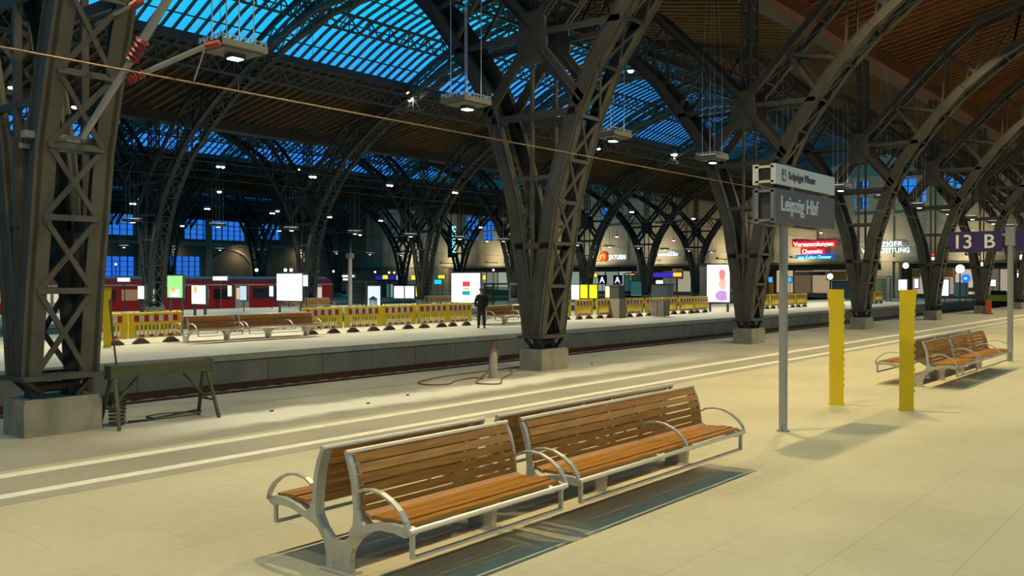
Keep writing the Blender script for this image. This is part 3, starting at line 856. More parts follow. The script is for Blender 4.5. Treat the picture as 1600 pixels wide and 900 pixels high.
# brown-orange and plain kiosk fronts on the concourse
for (a, b_, ya, yb, X, m, lab) in ((1291, 1322, 424, 438, 99.2, 'orange', 'orange-brown shop fascia left of the fourth column'),
                                   (1425, 1437, 420, 434, 98.8, 'orange', 'small orange fascia left of the fifth column'),
                                   (1476, 1490, 419, 433, 98.8, 'orange', 'small orange fascia right of the fifth column'),
                                   (1051, 1066, 420, 436, 99.2, 'orange', 'orange fascia behind the long blue board'),
                                   (1242, 1289, 424, 430, 99.0, 'black', 'dark shop fascia under the neon advert'),
                                   (1490, 1512, 441, 463, 94, 'whitebd', 'pale cream cabinet right of the bright white slab')):
    X = MX(a, X); p_ = onX(a, ya, X); q_ = onX(b_, yb, X)
    t = thing('shop_fascia', (X, (p_.y + q_.y) / 2, min(p_.z, q_.z)), lab, 'shop front')
    h = abs(p_.y - q_.y) / 2; hz = abs(p_.z - q_.z)
    MB().box(0, .3, -h, h, 0, hz).build('panel', M[m], t); MB().box(.3, max(.32, XB - X), -h * .3, h * .3, hz * .3, hz * .6).build('wall_fixing', M['frame'], t); MB().box(-.04, .0, -h, h, hz - .08, hz).build('top_trim', M['alu'], t)
# solid kiosks on the platforms
def kiosk(px0, px1, py0, X, lab, m='frame', glassy=False, cat='kiosk', depth=1.2):
    X = MX(px0, X); a = onX(px0, py0, X); b_ = onX(px1, py0, X); h = abs(a.y - b_.y) / 2; z = a.z
    t = thing('kiosk' if not glassy else 'glass_shelter', (X, (a.y + b_.y) / 2, 0), lab, cat)
    if glassy:
        f = MB()
        for sx in (0, depth):
            for sy in (-h, h): f.box(sx - .04, sx + .04, sy - .04, sy + .04, 0, z)
        f.build('frame', M['frame'], t); g_ = MB(); g_.box(-.01, .01, -h, h, .2, z - .1); g_.box(0, depth, h - .01, h + .01, .2, z - .1); g_.build('glazing', M['shelterglass'], t)
    else:
        MB().box(0, depth, -h, h, .05, z).build('body', M[m], t); MB().box(.04, depth - .04, -h + .04, h - .04, 0, .05).build('base', M['black'], t)
    MB().box(-.08, depth + .08, -h - .08, h + .08, z, z + .1).build('roof', M['frame'], t)


kiosk(548, 572, 441, 44, 'glazed waiting shelter left of the lit vending cabinet', glassy=True, cat='shelter')
kiosk(596, 656, 441, 60, 'glazed shelter holding the white timetable sheets', glassy=True, cat='shelter')
kiosk(757, 796, 445, 36.5, 'green-tinted glass booth right of the standing person', glassy=True, cat='shelter', depth=.8)
kiosk(1018, 1042, 445, 70, 'plain grey booth under the hanging white sign', 'grey')
kiosk(975, 1003, 428, 92, 'tall glass booth behind the barriers right of the A signs', glassy=True, cat='booth')
kiosk(1093, 1104, 413, 76, 'tall beige pillar left of the pink figure poster', 'wall', cat='pillar', depth=.7)
kiosk(1166, 1202, 441, 97, 'brown booth behind the third column', 'orange')
kiosk(1300, 1330, 440, 96, 'grey kiosk behind the left yellow post', 'concrete')
kiosk(1360, 1385, 433, 85, 'pale green glass booth right of the fourth column', glassy=True, cat='booth')
# white domed lamp behind the left yellow post, globe lights over the concourse
GLOBES = [(1220, 424, 94, .38, 'bright white globe lamp left of the name sign post, above the kiosks'), (1415, 415, 94, .55, 'oblong bright lamp high behind the right yellow post'),
          (1500, 420, 78, .62, 'largest bright globe lamp, below the left half of the 13 B board'), (1534, 413, 90, .35, 'small bright lamp below the letter B'),
          (1597, 402, 80, .4, 'bright lamp at the right edge of the picture'), (1591, 431, 82, .4, 'greenish white signal lamp right of the sign post'),
          (1530, 449, 80, .3, 'warm lamp below the blue round signs'), (62, 411, 40, .2, 'bright lamp seen between the legs of the left-edge column'),
          (121, 465, 24, .13, 'round white lamp low in the left-edge column lattice'), (181, 413, 40, .14, 'lamp against the blue window right of the left-edge column'),
          (401, 422, 50, .22, 'lamp left of the pair over the white poster'), (446, 422, 48, .2, 'left lamp of the pair above the white poster'), (455, 422, 48, .2, 'right lamp of the pair above the white poster'),
          (496, 423, 56, .24, 'lamp in front of the dark column right of the poster'), (521, 424, 60, .16, 'small lamp left of the loudspeaker post'),
          (586, 425, 90, .2, 'first of the row of small lamps over the blue departure board'), (608, 426, 90, .2, 'second of the row of small lamps over the blue departure board'),
          (616, 426, 90, .18, 'third of the row of small lamps over the blue departure board'), (673, 430, 80, .28, 'lamp hanging in front of the middle-row trunks'),
          (771, 422, 90, .2, 'small lamp right of the big poster'), (1297, 432, 90, .55, 'white domed lamp above the left yellow post')]
for px, py, X, r, lab in GLOBES:
    r *= .55 if r > .3 else .75
    X = MX(px, X); c_ = onX(px, py, X); t = thing('globe_lamp', (c_.x, c_.y, c_.z), lab, 'lamp')
    b = MB(); n = 12
    b.tube([(0, 0, r * math.cos(math.pi * k / 8)) for k in range(9)], [max(.004, r * math.sin(math.pi * k / 8)) for k in range(9)], n)
    b.build('globe', emis((1, .98, .86) if 'green' not in lab else (.5, 1, .85), 3.5), t, smooth=True)
    MB().cyl((0, 0, r * .9), (0, 0, r * 1.3), r * .35, 8).build('cap', M['frame'], t)
    MB().cyl((0, 0, -r * .95), (0, 0, ground_z(c_.x, c_.y) - c_.z), .03 + .0003 * X, 8).build('pole', M['frame'], t)

# ------------------------------------------------------------------ red train
def make_train():
    t = thing('regional_train', (15.2, 63.9, 0), 'red regional train standing beyond the second platform', 'train')
    L = 38.0
    b = MB(); prof = [(0, -.45), (2.9, -.45), (2.95, 1.7), (2.7, 2.15), (.25, 2.15), (-.05, 1.7)]
    b.prism(prof, 0, L); b.build('body', M['trainred'], t)
    MB().prism([(.25, 2.15), (2.7, 2.15), (2.3, 2.34), (.6, 2.34)], .3, L - .3).build('roof', M['traingrey'], t)
    MB().box(.2, L - .2, .3, 2.6, -.755, -.45).build('underframe', M['black'], t)
    x = 1.2; k = 0
    while x < L - 2.4:
        if k % 4 == 2:
            d = MB(); d.box(x, x + .62, -.10, -.03, -.35, 1.62); d.box(x + .68, x + 1.3, -.10, -.03, -.35, 1.62); dd = d.build('door', M['whitebd'], t)
            w_ = MB(); w_.box(x + .1, x + .52, -.13, -.10, .5, 1.4); w_.box(x + .78, x + 1.2, -.13, -.10, .5, 1.4); w_.build('door_window', emis((1, .85, .6), .7), dd)
            x += 1.75
        else:
            w_ = MB().box(x, x + 1.5, -.09, -.04, .55, 1.35).build('window', M['darkglass'] if (k * 7) % 5 < 3 else emis((.9, .6, .35), .25), t)
            x += 1.95
        k += 1
    MB().box(0, L, -.075, -.04, -.45, -.25).build('sill_stripe', M['traingrey'], t)
    MB().box(0, L, -.075, -.045, 1.62, 1.72).build('cant_stripe', M['whitebd'], t)


make_train()

# ------------------------------------------------------------------ benches
def plate_outline():
    """one side (front of the seat at y=-.75) of the frame plate, centred on the foot"""
    outer = [(-.13, 0), (-.125, .10), (-.15, .19), (-.22, .27), (-.34, .345), (-.48, .385), (-.60, .39), (-.72, .375), (-.75, .39), (-.745, .43), (-.70, .445), (-.58, .45), (-.45, .43),
             (-.32, .395), (-.27, .42), (-.245, .48), (-.235, .58), (-.22, .68), (-.19, .78), (-.145, .86), (-.115, .855), (-.15, .77), (-.18, .67), (-.195, .57), (-.205, .47), (-.20, .38), (-.14, .29), (-.07, .23), (0, .215)]
    return outer


def bench(L, mids, label, group):
    t = thing('platform_bench', (0, 0, 0), label, 'bench', group)
    ends = [.02, L - .02]
    half = plate_outline()

    def frame(x, name, full=True):
        b = MB()
        for s in (-1, 1):
            seg = [(s * -p[0], p[1]) for p in half] + [(0, 0)]
            # triangulate by strips: leg block, arm, seat rail, back post
            o = half
            def P(i): return (-s * o[i][0] * 1.0, o[i][1])
            pairs = [(0, 28), (1, 28), (2, 27), (3, 26), (4, 25), (4, 13), (5, 12), (6, 11), (7, 10), (8, 9)]
            base0 = [(0, 0), P(0), P(1), (0, .10)]
            b.prism([(p[0], p[1]) for p in base0], x - .025, x + .025)
            b.prism([(0, .10), P(1), P(2), P(28)], x - .025, x + .025)
            b.prism([P(28), P(2), P(3), P(27)], x - .025, x + .025)
            b.prism([P(27), P(3), P(4), P(26)], x - .025, x + .025)
            b.prism([P(26), P(4), P(13), P(25)], x - .025, x + .025)
            b.prism([P(4), P(5), P(12), P(13)], x - .025, x + .025); b.prism([P(5), P(6), P(11), P(12)], x - .025, x + .025)
            b.prism([P(6), P(7), P(10), P(11)], x - .025, x + .025); b.prism([P(7), P(8), P(9), P(10)], x - .025, x + .025)
            for i in range(6): b.prism([P(13 + i), P(14 + i), P(24 - i), P(25 - i)], x - .025, x + .025)
        if x > .5: b.prism([(-.13, 0), (.13, 0), (.15, .2), (.23, .33), (.23, .37), (-.23, .37), (-.23, .33), (-.15, .2)], x - .03, x + .03)
        if full: b.box(x - .07, x + .07, -.15, .15, 0, .012)
        for yy in (-.05, .05):
            for zz in (.06, .12): b.cyl((x - .034, yy, zz), (x + .034, yy, zz), .009, 6)
        b.build(name, M['castalu'], t)

    def topframe(x):
        for s in (-1, 1):
            b = MB(); o = half
            def P(i): return (-s * o[i][0], o[i][1])
            for i in range(6): b.prism([P(13 + i), P(14 + i), P(24 - i), P(25 - i)], x - .02, x + .02)
            b.prism([P(4), P(5), P(12), P(13)], x - .02, x + .02); b.prism([P(5), P(6), P(11), P(12)], x - .02, x + .02); b.prism([P(6), P(7), P(10), P(11)], x - .02, x + .02)
            b.prism([P(4), P(13), P(25), P(26)], x - .02, x + .02); b.prism([P(7), P(8), P(9), P(10)], x - .02, x + .02)
            b.build('rib', M['castalu'], t)
    for x in ends: topframe(x)
    for x, k in mids:
        if k == 'leg': frame(x, 'leg_frame')
        elif k == 'rib': topframe(x)
    for s in (-1, 1):
        b = MB(); b.tube([(0, s * .757, .42), (L, s * .757, .42)], .021, 8); b.tube([(0, s * .13, .868), (L, s * .13, .868)], .021, 8)
        b.build('edge_rail', M['alu'], t, smooth=True)
        # seat slats
        for i in range(6):
            y = .31 + i * .073; z = .422 + (.013 if i in (1, 2) else 0) + (.022 if i in (3, 4) else .012 if i == 5 else 0)
            if i: MB().box(.045, L - .045, s * y - .033, s * y + .033, z, z + .026).build('seat_slat', M['wood'], t)
            else: MB().prism([(s * .272, .452), (s * .343, .424), (s * .350, .448), (s * .280, .476)], .045, L - .045).build('seat_slat', M['wood_sheen_tint'], t)['label'] = 'rear seat slat with lamp sheen in its colour'
        # back slats follow the curved post
        pts = [(.262, .475), (.248, .545), (.236, .617), (.22, .689), (.195, .757), (.165, .823)]
        for i, (y, z) in enumerate(pts):
            tn = Vector((0, pts[min(i + 1, 5)][0] - pts[max(i - 1, 0)][0], pts[min(i + 1, 5)][1] - pts[max(i - 1, 0)][1])).normalized()
            bb = MB(); hv = .0305; nv = Vector((0, tn.z, -tn.y)) * .012
            A = Vector((0, y, z)); qs = [A - tn * hv - nv, A + tn * hv - nv, A + tn * hv + nv, A - tn * hv + nv]
            bb.prism([(s * q.y, q.z) for q in qs], .045, L - .045); bb.build('back_slat', M['wood'], t)
        b = MB()                                          # lower rail loop under the seat front
        b.bar((.05, s * .735, .40), (.05, s * .735, .23), .035, .02); b.bar((L - .05, s * .735, .40), (L - .05, s * .735, .23), .035, .02)
        b.bar((.05, s * .735, .235), (L - .05, s * .735, .235), .03, .02)
        b.build('foot_rail', M['castalu'], t)

    def arm(x, s):
        a = [(x, s * .235, .60), (x, s * .30, .635), (x, s * .40, .65), (x, s * .50, .64), (x, s * .60, .60), (x, s * .68, .545), (x, s * .735, .48), (x, s * .755, .42)]
        b = MB()
        for p, q in zip(a, a[1:]): b.bar(p, q, .042, .016)
        b.build('armrest', M['castalu'], t)
    arms = [0.0, L] + [x for x, k in mids if k == 'rib']
    for x in arms:
        for s in (-1, 1): arm(x, s)
    return t


b1 = bench(1.77, [(.06, 'leg'), (1.60, 'leg')], 'shorter left-hand module of the nearest back-to-back wooden bench', 'nearest double bench')
b1.location = (4.19, 5.02, 0)
b2 = bench(3.15, [(1.34, 'leg'), (1.86, 'rib'), (3.02, 'leg')], 'longer right-hand module of the nearest back-to-back wooden bench', 'nearest double bench')
b2.location = (6.14, 5.02, 0)
for (x, y, w_, g_) in ((18.66, 5.02, 'the double bench to the right, beyond the yellow posts', 'right-hand double bench'),
                       (16.36, 27.1, 'the bench on the barrier platform left of the long barrier run', 'left bench on the barrier platform'),
                       (31.3, 27.1, 'the bench behind the standing person', 'bench behind the person')):
    c = dup(b1); c.location = (x, y, 0); c['label'] = 'short left module of ' + w_; c['group'] = g_
    c = dup(b2); c.location = (x + 1.95, y, 0); c['label'] = 'long right module of ' + w_; c['group'] = g_
for (x, y, w_) in ((36, 47.5, 'the dim bench below the large white poster'), (48.5, 47.5, 'the dim bench in front of the dark middle columns')):
    c = dup(b2); c.location = (x, y, 0); c['label'] = 'wooden back-to-back module, ' + w_; c['group'] = 'dim benches on the second platform'

# ------------------------------------------------------------------ yellow posts
def yellow_post(loc, label, ang=-72, flip=1, hgt=1.92):
    t = thing('yellow_post', loc, label, 'post', 'yellow sleeve posts')
    b = MB(); w_ = .105; rz = 0
    n = 10; prev = None
    zs = [0, 1.35, 1.6, 1.75, 1.85, hgt]; fl = [0, 0, .008, .022, .035, .038]
    for (z0, f0), (z1, f1) in zip(zip(zs, fl), list(zip(zs, fl))[1:]):
        l0, r0 = (-w_ - (f0 if flip < 0 else 0), w_ + (f0 if flip > 0 else 0)); l1, r1 = (-w_ - (f1 if flip < 0 else 0), w_ + (f1 if flip > 0 else 0))
        th = .012
        # front sheet and two returning flanges (a U channel)
        b.add([(l0, -.06, z0), (r0, -.06, z0), (r0, -.06 + th, z0), (l0, -.06 + th, z0), (l1, -.06, z1), (r1, -.06, z1), (r1, -.06 + th, z1), (l1, -.06 + th, z1)],
              [(0, 3, 2, 1), (4, 5, 6, 7), (0, 1, 5, 4), (1, 2, 6, 5), (2, 3, 7, 6), (3, 0, 4, 7)])
        for (c0, c1) in ((l0, l1), (r0 - th, r1 - th)):
            b.add([(c0, -.05, z0), (c0 + th, -.05, z0), (c0 + th, .06, z0), (c0, .06, z0), (c1, -.05, z1), (c1 + th, -.05, z1), (c1 + th, .06, z1), (c1, .06, z1)],
                  [(0, 3, 2, 1), (4, 5, 6, 7), (0, 1, 5, 4), (1, 2, 6, 5), (2, 3, 7, 6), (3, 0, 4, 7)])
    o = b.build('sleeve', M['yellow'], t)
    b = MB()
    for k in range(14): b.box(w_ - .002, w_ + .022, -.03, .05, .30 + k * .11, .35 + k * .11)
    b.build('locking_teeth', M['yellow'], t)
    b = MB(); b.box(-w_ - .01, w_ + .01, -.07, .07, 0, .05); b.build('foot', M['yellow'], t)
    t.rotation_euler = (0, 0, math.radians(ang))
    return t


yellow_post((15.09, 5.30, 0), 'left one of the two tall yellow posts right of the name sign', ang=-58, flip=-1)
yellow_post((15.12, 4.20, 0), 'right one of the two tall yellow posts, with toothed right edge', flip=1)
yellow_post((13.81, 27.18, 0), 'yellow post on the barrier platform just right of the left-edge column', ang=-25, flip=1, hgt=1.75)

# ------------------------------------------------------------------ signs on posts
t = thing('station_name_sign', (12.02, 4.95, 0), 'grey post with the Leipzig Hbf name board and white Leipziger Messe board', 'sign')
MB().cyl((0, 0, 0), (0, 0, 2.85), .058, 20).build('post', M['grey'], t, smooth=True)
b = MB(); b.cyl((0, 0, 0), (0, 0, .02), .09, 16); b.bar((-.08, .0, .0), (-.08, .0, .1), .02); b.build('post_foot', M['grey'], t)
x0, x1 = 11.37 - 12.02, 13.54 - 12.02
for (za, zb, m, nm) in ((2.83, 3.28, 'greysign', 'name_board'), (3.335, 3.60, 'white', 'subtitle_board')):
    b = MB()
    for y in (-.16, .13): b.box(x0, x1, y, y + .03, za, zb)
    o = b.build(nm, M[m], t)
    b = MB(); b.box(x0, x0 + .02, -.13, .13, za + .02, za + .05); b.box(x0, x0 + .02, -.13, .13, zb - .05, zb - .02); b.box(x0, x0 + .02, -.13, -.09, za, zb); b.box(x0, x0 + .02, .08, .13, za, zb)
    b.box(x1 - .02, x1, -.13, .13, za, zb); b.build('end_frame', M['whitebd'] if m == 'white' else M['alu'], t)
    MB().box(x0 + .05, x0 + .07, -.10, .10, za + .03, zb - .03).build('end_cap', M['steel'], t)
    MB().box(x0 + .02, x1 - .02, -.13, .13, zb - .045, zb - .02).build('inner_tray', M['steel'], t)
MB().box(-.05, .05, -.12, .12, 2.8, 3.58).build('bracket', M['grey'], t)
text('Leipzig Hbf', .285, M['txtw'], t, (x0 + .14, -.168, 2.995), (math.pi / 2, 0, 0), align='LEFT', sx=1.03, bold=.002)
text('Leipziger Messe', .152, M['greysign'], t, (x0 + .42, -.168, 3.425), (math.pi / 2, 0, 0), align='LEFT', sx=.97)
b = MB(); b.box(x0 + .20, x0 + .33, -.166, -.161, 3.39, 3.545); b.build('icon_tile', M['greysign'], t)
b = MB(); b.box(x0 + .22, x0 + .31, -.170, -.167, 3.445, 3.46); b.box(x0 + .255, x0 + .275, -.170, -.167, 3.41, 3.53); b.box(x0 + .23, x0 + .25, -.17, -.167, 3.41, 3.445); b.box(x0 + .28, x0 + .30, -.17, -.167, 3.41, 3.445)
b.build('icon_mark', M['txtw'], t)
text('Leipzig Hbf', .285, M['txtw'], t, (x1 - .14, .168, 2.995), (math.pi / 2, 0, math.pi), align='LEFT', sx=1.03, bold=.002)

t = thing('track_number_sign', (25.9, 4.69, 0), 'grey post carrying the dark blue 13 B board at the right edge', 'sign')
MB().cyl((0, 0, 0), (0, 0, 3.42), .07, 18).build('post', M['grey'], t, smooth=True)
MB().box(-.09, .09, -.11, .11, 2.95, 3.42).build('clamp', M['alu'], t)
for (ya, yb, tx, off) in ((.19, 1.45, '13 B', 1), (-1.4, -.14, 'B 14', 0)):
    MB().box(-.05, .05, ya, yb, 2.80, 3.33).build('board', M['navy'], t)
    if off:
        text('13', .50, M['txtw'], t, (-.058, 1.36, 2.90), (math.pi / 2, 0, -math.pi / 2), bold=.006, name='numerals')
        text('B', .50, M['txtw'], t, (-.058, .62, 2.90), (math.pi / 2, 0, -math.pi / 2), bold=.006)
MB().box(-.03, .03, -.14, .2, 3.2, 3.26).build('bracket', M['grey'], t)

# grey loudspeaker post on the barrier platform
c_ = onY(547, 480, 33.6); t = thing('loudspeaker_post', (c_.x, 33.6, 0), 'slim grey post with a small grey box on top behind the barriers', 'post')
MB().cyl((0, 0, 0), (0, 0, 3.1), .10, 12).build('post', M['grey'], t, smooth=True); MB().box(-.14, .14, -.14, .14, 3.1, 3.35).build('box', M['lampbody'], t)
MB().bar((-.05, -.1, 3.35), (-.05, -.1, 3.7), .03).build('aerial', M['grey'], t)
# grey cabinet and bin on the barrier platform
t = thing('grey_cabinet', (44.8, 25.6, 0), 'low grey-brown cabinet standing in front of the right barriers', 'cabinet')
MB().box(-.35, .35, -.4, .4, .04, .86).build('body', M['concrete'], t); MB().box(-.38, .38, -.43, .43, .86, .9).build('lid', M['lampbody'], t); MB().box(-.362, -.35, -.01, .01, .08, .82).build('door_gap', M['black'], t)
t = thing('advert_pillar', (42.2, 26.8, 0), 'square dark grey pillar in the gap between the barrier runs', 'pillar')
MB().box(-.35, .35, -.35, .35, 0, 1.05).build('base', M['concrete'], t); MB().box(-.3, .3, -.3, .3, 1.05, 1.7).build('glass_case', M['frame'], t); MB().box(-.34, .34, -.34, .34, 1.7, 1.78).build('cap', M['frame'], t)
t = thing('litter_bin', (42.1, 46.3, 0), 'small white and blue bin behind the barriers near the poster', 'bin')
MB().cyl((0, 0, 0), (0, 0, .75), .28, 12).build('body', M['white'], t, smooth=True); MB().cyl((0, 0, .75), (0, 0, .95), .34, 12, .05).build('hood', M['navy'], t)

# ------------------------------------------------------------------ barriers
def barrier():
    t = thing('safety_barrier', (0, 0, 0), 'x', 'barrier'); L = 1.9
    b = MB(); b.box(0, .19, -.02, .02, .18, 1.0); b.box(L - .19, L, -.02, .02, .18, 1.0)
    b.box(.19, L - .19, -.02, .02, .93, 1.0); b.box(.19, L - .19, -.02, .02, .60, .70); b.box(.19, L - .19, -.02, .02, .18, .22)
    b.tube([(.02, 0, .985), (L - .02, 0, .985)], .028, 8)
    n = 11
    for k in range(n):
        x = .24 + k * (L - .48) / (n - 1); b.box(x - .028, x + .028, -.018, .018, .22, .62)
    for k in range(5): b.cyl((.2 + k * .375, 0, .99), (.2 + k * .375, 0, 1.05), .03, 8)
    b.build('frame', M['yellow_f'], t)
    b = MB(); n = 9; w_ = (L - .38) / n
    for k in range(n):
        b.mi = (k + 1) % 2; b.box(.19 + k * w_, .19 + (k + 1) * w_, -.026, .026, .71, .92)
    b.build('striped_board', [M['whitebd'], M['red']], t); b = MB()
    for k in range(n): b.mi = k % 2; b.box(.19 + k * w_, .19 + (k + 1) * w_, -.024, .024, .215, .29)
    b.build('striped_band', [M['whitebd'], M['red']], t)
    for x in (.42, L - .42):
        b = MB(); b.prism([(-.26, 0), (.26, 0), (.24, .05), (.06, .17), (-.06, .17), (-.24, .05)], -.09, .09, 'x')
        o = b.build('foot', M['rubber'], t); o.location = (x, 0, 0)
        o.data.transform(Matrix.Rotation(math.pi / 2, 4, 'Z'))
    return t


bar0 = barrier(); used = False
BARS = [(11.35, 27.05, 1.9, .16, 'leftmost barrier, half hidden behind the yellow post', 'barriers left of the far bench'),
        (13.28, 27.42, 1.9, .04, 'yellow barrier ending at the left end of the far bench', 'barriers left of the far bench'),
        ]
for i, x in enumerate((19.75, 21.72, 23.68, 25.62, 27.5)):
    BARS.append((x, 27.1 - .06 * (i % 2), 1.6 if i == 4 else 1.9, 0, '%s barrier of the long run left of the person' % ORD[i], 'long barrier run left of the person'))
for i, x in enumerate((35.0, 36.7, 38.35)): BARS.append((x, 27.0 - .2 * i, 1.6, 0, '%s barrier just right of the left-centre column' % ORD[i], 'barriers right of the left-centre column'))
for i, x in enumerate((40.85, 42.8, 44.75, 46.7, 48.65)): BARS.append((x, 26.4 - .1 * (i % 2), 1.9, 0, '%s barrier of the run behind the grey cabinet' % ORD[i], 'barriers behind the grey cabinet'))
for i, x in enumerate((57.3, 59.6, 61.9, 64.2)): BARS.append((x, 26.2, 2.2, 0, '%s barrier of the run behind the name sign post' % ORD[i], 'barriers behind the name sign post'))
for i, x in enumerate((76, 78.3)): BARS.append((x, 24.9, 2.2, 0, '%s small yellow barrier between the two yellow posts' % ORD[i], 'barriers between the yellow posts'))
for x, y, L, rz, lab, g_ in BARS:
    c = bar0 if not used else dup(bar0); used = True
    c.location = (*W(x, y), .004); c.scale = (L / 1.9 * 1.027, 1, 1); c.rotation_euler = (0, 0, rz); c['label'] = 'yellow plastic, red-white striped ' + lab; c['group'] = g_

# ------------------------------------------------------------------ hanging lamps in the column rows
def tray():
    t = thing('hanging_lamp', (0, 0, 0), 'x', 'lamp')
    b = MB(); b.box(-.42, .42, -.34, .34, 0, .10); b.box(-.36, .36, -.28, .28, -.03, 0); b.build('tray', M['lampbody'], t)
    b = MB()
    for k in range(9):
        for s in (-1, 1):
            b.bar((-.40 + k * .1, s * .32, .10), (-.40 + k * .1, s * .32, .19), .018)
            if k in (0, 8): continue
    for k in range(7):
        for s in (-1, 1): b.bar((s * .40, -.30 + k * .1, .10), (s * .40, -.30 + k * .1, .19), .018)
    for s in (-1, 1): b.box(-.41, .41, s * .32 - .006, s * .32 + .006, .16, .172); b.box(s * .4 - .006, s * .4 + .006, -.32, .32, .16, .172)
    b.build('guard_fins', M['alu'], t)
    b = MB(); b.box(-.09, .17, -.10, .10, -.10, -.03); b.build('spot_housing', M['frame'], t)
    MB().box(-.06, .14, -.08, .08, -.115, -.10).build('lit_lens', emis((1, 1, .92), 9), t)
    b = MB()
    for x, y in ((-.25, -.2), (.25, -.2), (-.25, .2), (.25, .2)): b.bar((x, y, .1), (x, y, 2.6), .014); b.bar((x, y, 2.6), (x * .3, y * .3, 6.2), .005)
    b.build('suspension_rods', M['alu'], t)
    b = MB(); b.box(-.3, .3, -.22, .22, .101, .125); b.build('lit_uplight', emis((1, 1, .86), 1.6), t)
    return t


tr0 = tray(); used = False; k = 0
for r, (Y, z, xs, nm) in enumerate(((12.63, 5.72, [8.5 + 5.57 * i for i in range(0, 14)], 'nearest'), (49.6, 5.45, [15.6 + 5.55 * i for i in range(0, 16)], 'middle'),
                                    (86.4, 5.35, [24 + 5.4 * i for i in range(0, 12)], 'farthest'))):
    for i, X in enumerate(xs):
        c = tr0 if not used else dup0(tr0); used = True
        c.location = (X, Y, z); c['group'] = 'hanging lamps of the %s column row' % nm
        c['label'] = 'tray lamp on thin rods in the %s column row, %s' % (nm, ('number %d counted from the left' % (i + 1)))
        if r == 0 and i < 9: lamp('lamp_light', (.04, 0, -.16), P_ROW, NEUT, .2, parent=c); lamp('lamp_uplight', (0, 0, .2), P_UP, (.9, .95, .75), .4, parent=c, rot=(math.pi, 0, 0))
        if r == 1 and i % 2 == 0: lamp('lamp_light', (.04, 0, -.16), P_ROW, NEUT, .2, parent=c)


# platform spot pairs hung over each platform
def roofz(Y):
    d = (Y - ROWS[0]) % NW; d = min(d, NW - d); P = ROOF[:2] + GL
    for (a, za), (b, zb) in zip(P, P[1:]):
        if a <= d <= b: return za + (zb - za) * (d - a) / (b - a)
    return 12


def spots(hang, sc, es):
    t = thing('platform_spotlight', (0, 0, 0), 'x', 'spotlight')
    for s in (-.16 * sc, .16 * sc):
        h = MB().cyl((s, 0, .02), (s, 0, .24 * sc), .12 * sc, 12, .08 * sc).build('spot_head', M['lampbody'], t, smooth=True)
        MB().tube([(s, 0, .03), (s, 0, -.01), (s, 0, -.05 * sc), (s, 0, -.07 * sc)], [.115 * sc, .11 * sc, .07 * sc, .01], 12).build('lit_lens', emis((1, .97, .82), es), h)
    b = MB(); b.bar((-.3 * sc, 0, .26 * sc), (.3 * sc, 0, .26 * sc), .05); b.bar((0, 0, .26 * sc), (0, 0, hang + .12), .012); b.build('hanger', M['steel_d'], t)
    return t


for r, (Y, z, xs, nm, sc) in enumerate(((7.2, 12.3, [2.3 + 5.45 * i for i in range(-1, 15) if i != 7], 'bench platform', 1.0), (-10, 8.0, [-8 + 7 * i for i in range(0, 9)], 'open side behind the viewer', 1.0), (28.5, 6.1, [8.9 + 4.0 * i for i in range(0, 6)] + [36.5 + 7.5 * i for i in range(0, 7)], 'barrier platform', .6),  # wider-spaced right-hand barrier lamps are added to light the floor there
                                        (43.7, 5.9, [21 + 4.1 * i for i in range(0, 5)] + [47, 56, 65, 75], 'second platform', .6), (54.5, 5.6, [22 + 7.5 * i for i in range(0, 6)], 'train platform as added light', .5))):  # last row is added to light the near side of the train
    proto = None
    for i, X in enumerate(xs):
        if proto is None: proto = spots(roofz(Y) - z, sc, 9 if r > 1 else 14); c = proto
        else: c = dup0(proto)
        c.location = (1.0272 * X + .0456 * Y, Y, z); c['group'] = 'spotlights over the ' + nm
        c['label'] = 'small twin spotlight hanging over the %s, number %d from the left' % (nm, i + 1)
        if r < 2: lamp('spot_light', (0, 0, -.1), P_NEAR * ((1 if X > 4 else .6) if r == 0 else .95), WARM if X > 5 else (1, .87, .58), .3, parent=c, spread=2.05 if r == 0 else 2.9)
        if r == 2: lamp('spot_light', (0, 0, -.1), P_FAR * (1 if X < 30 else 1.8), WARM2, .3, parent=c, spread=2.5)
        if r >= 3: lamp('spot_light', (0, 0, -.1), P_FAR2 * (1 if r == 3 else 2.5), NEUT, .3, parent=c, spread=2.6)
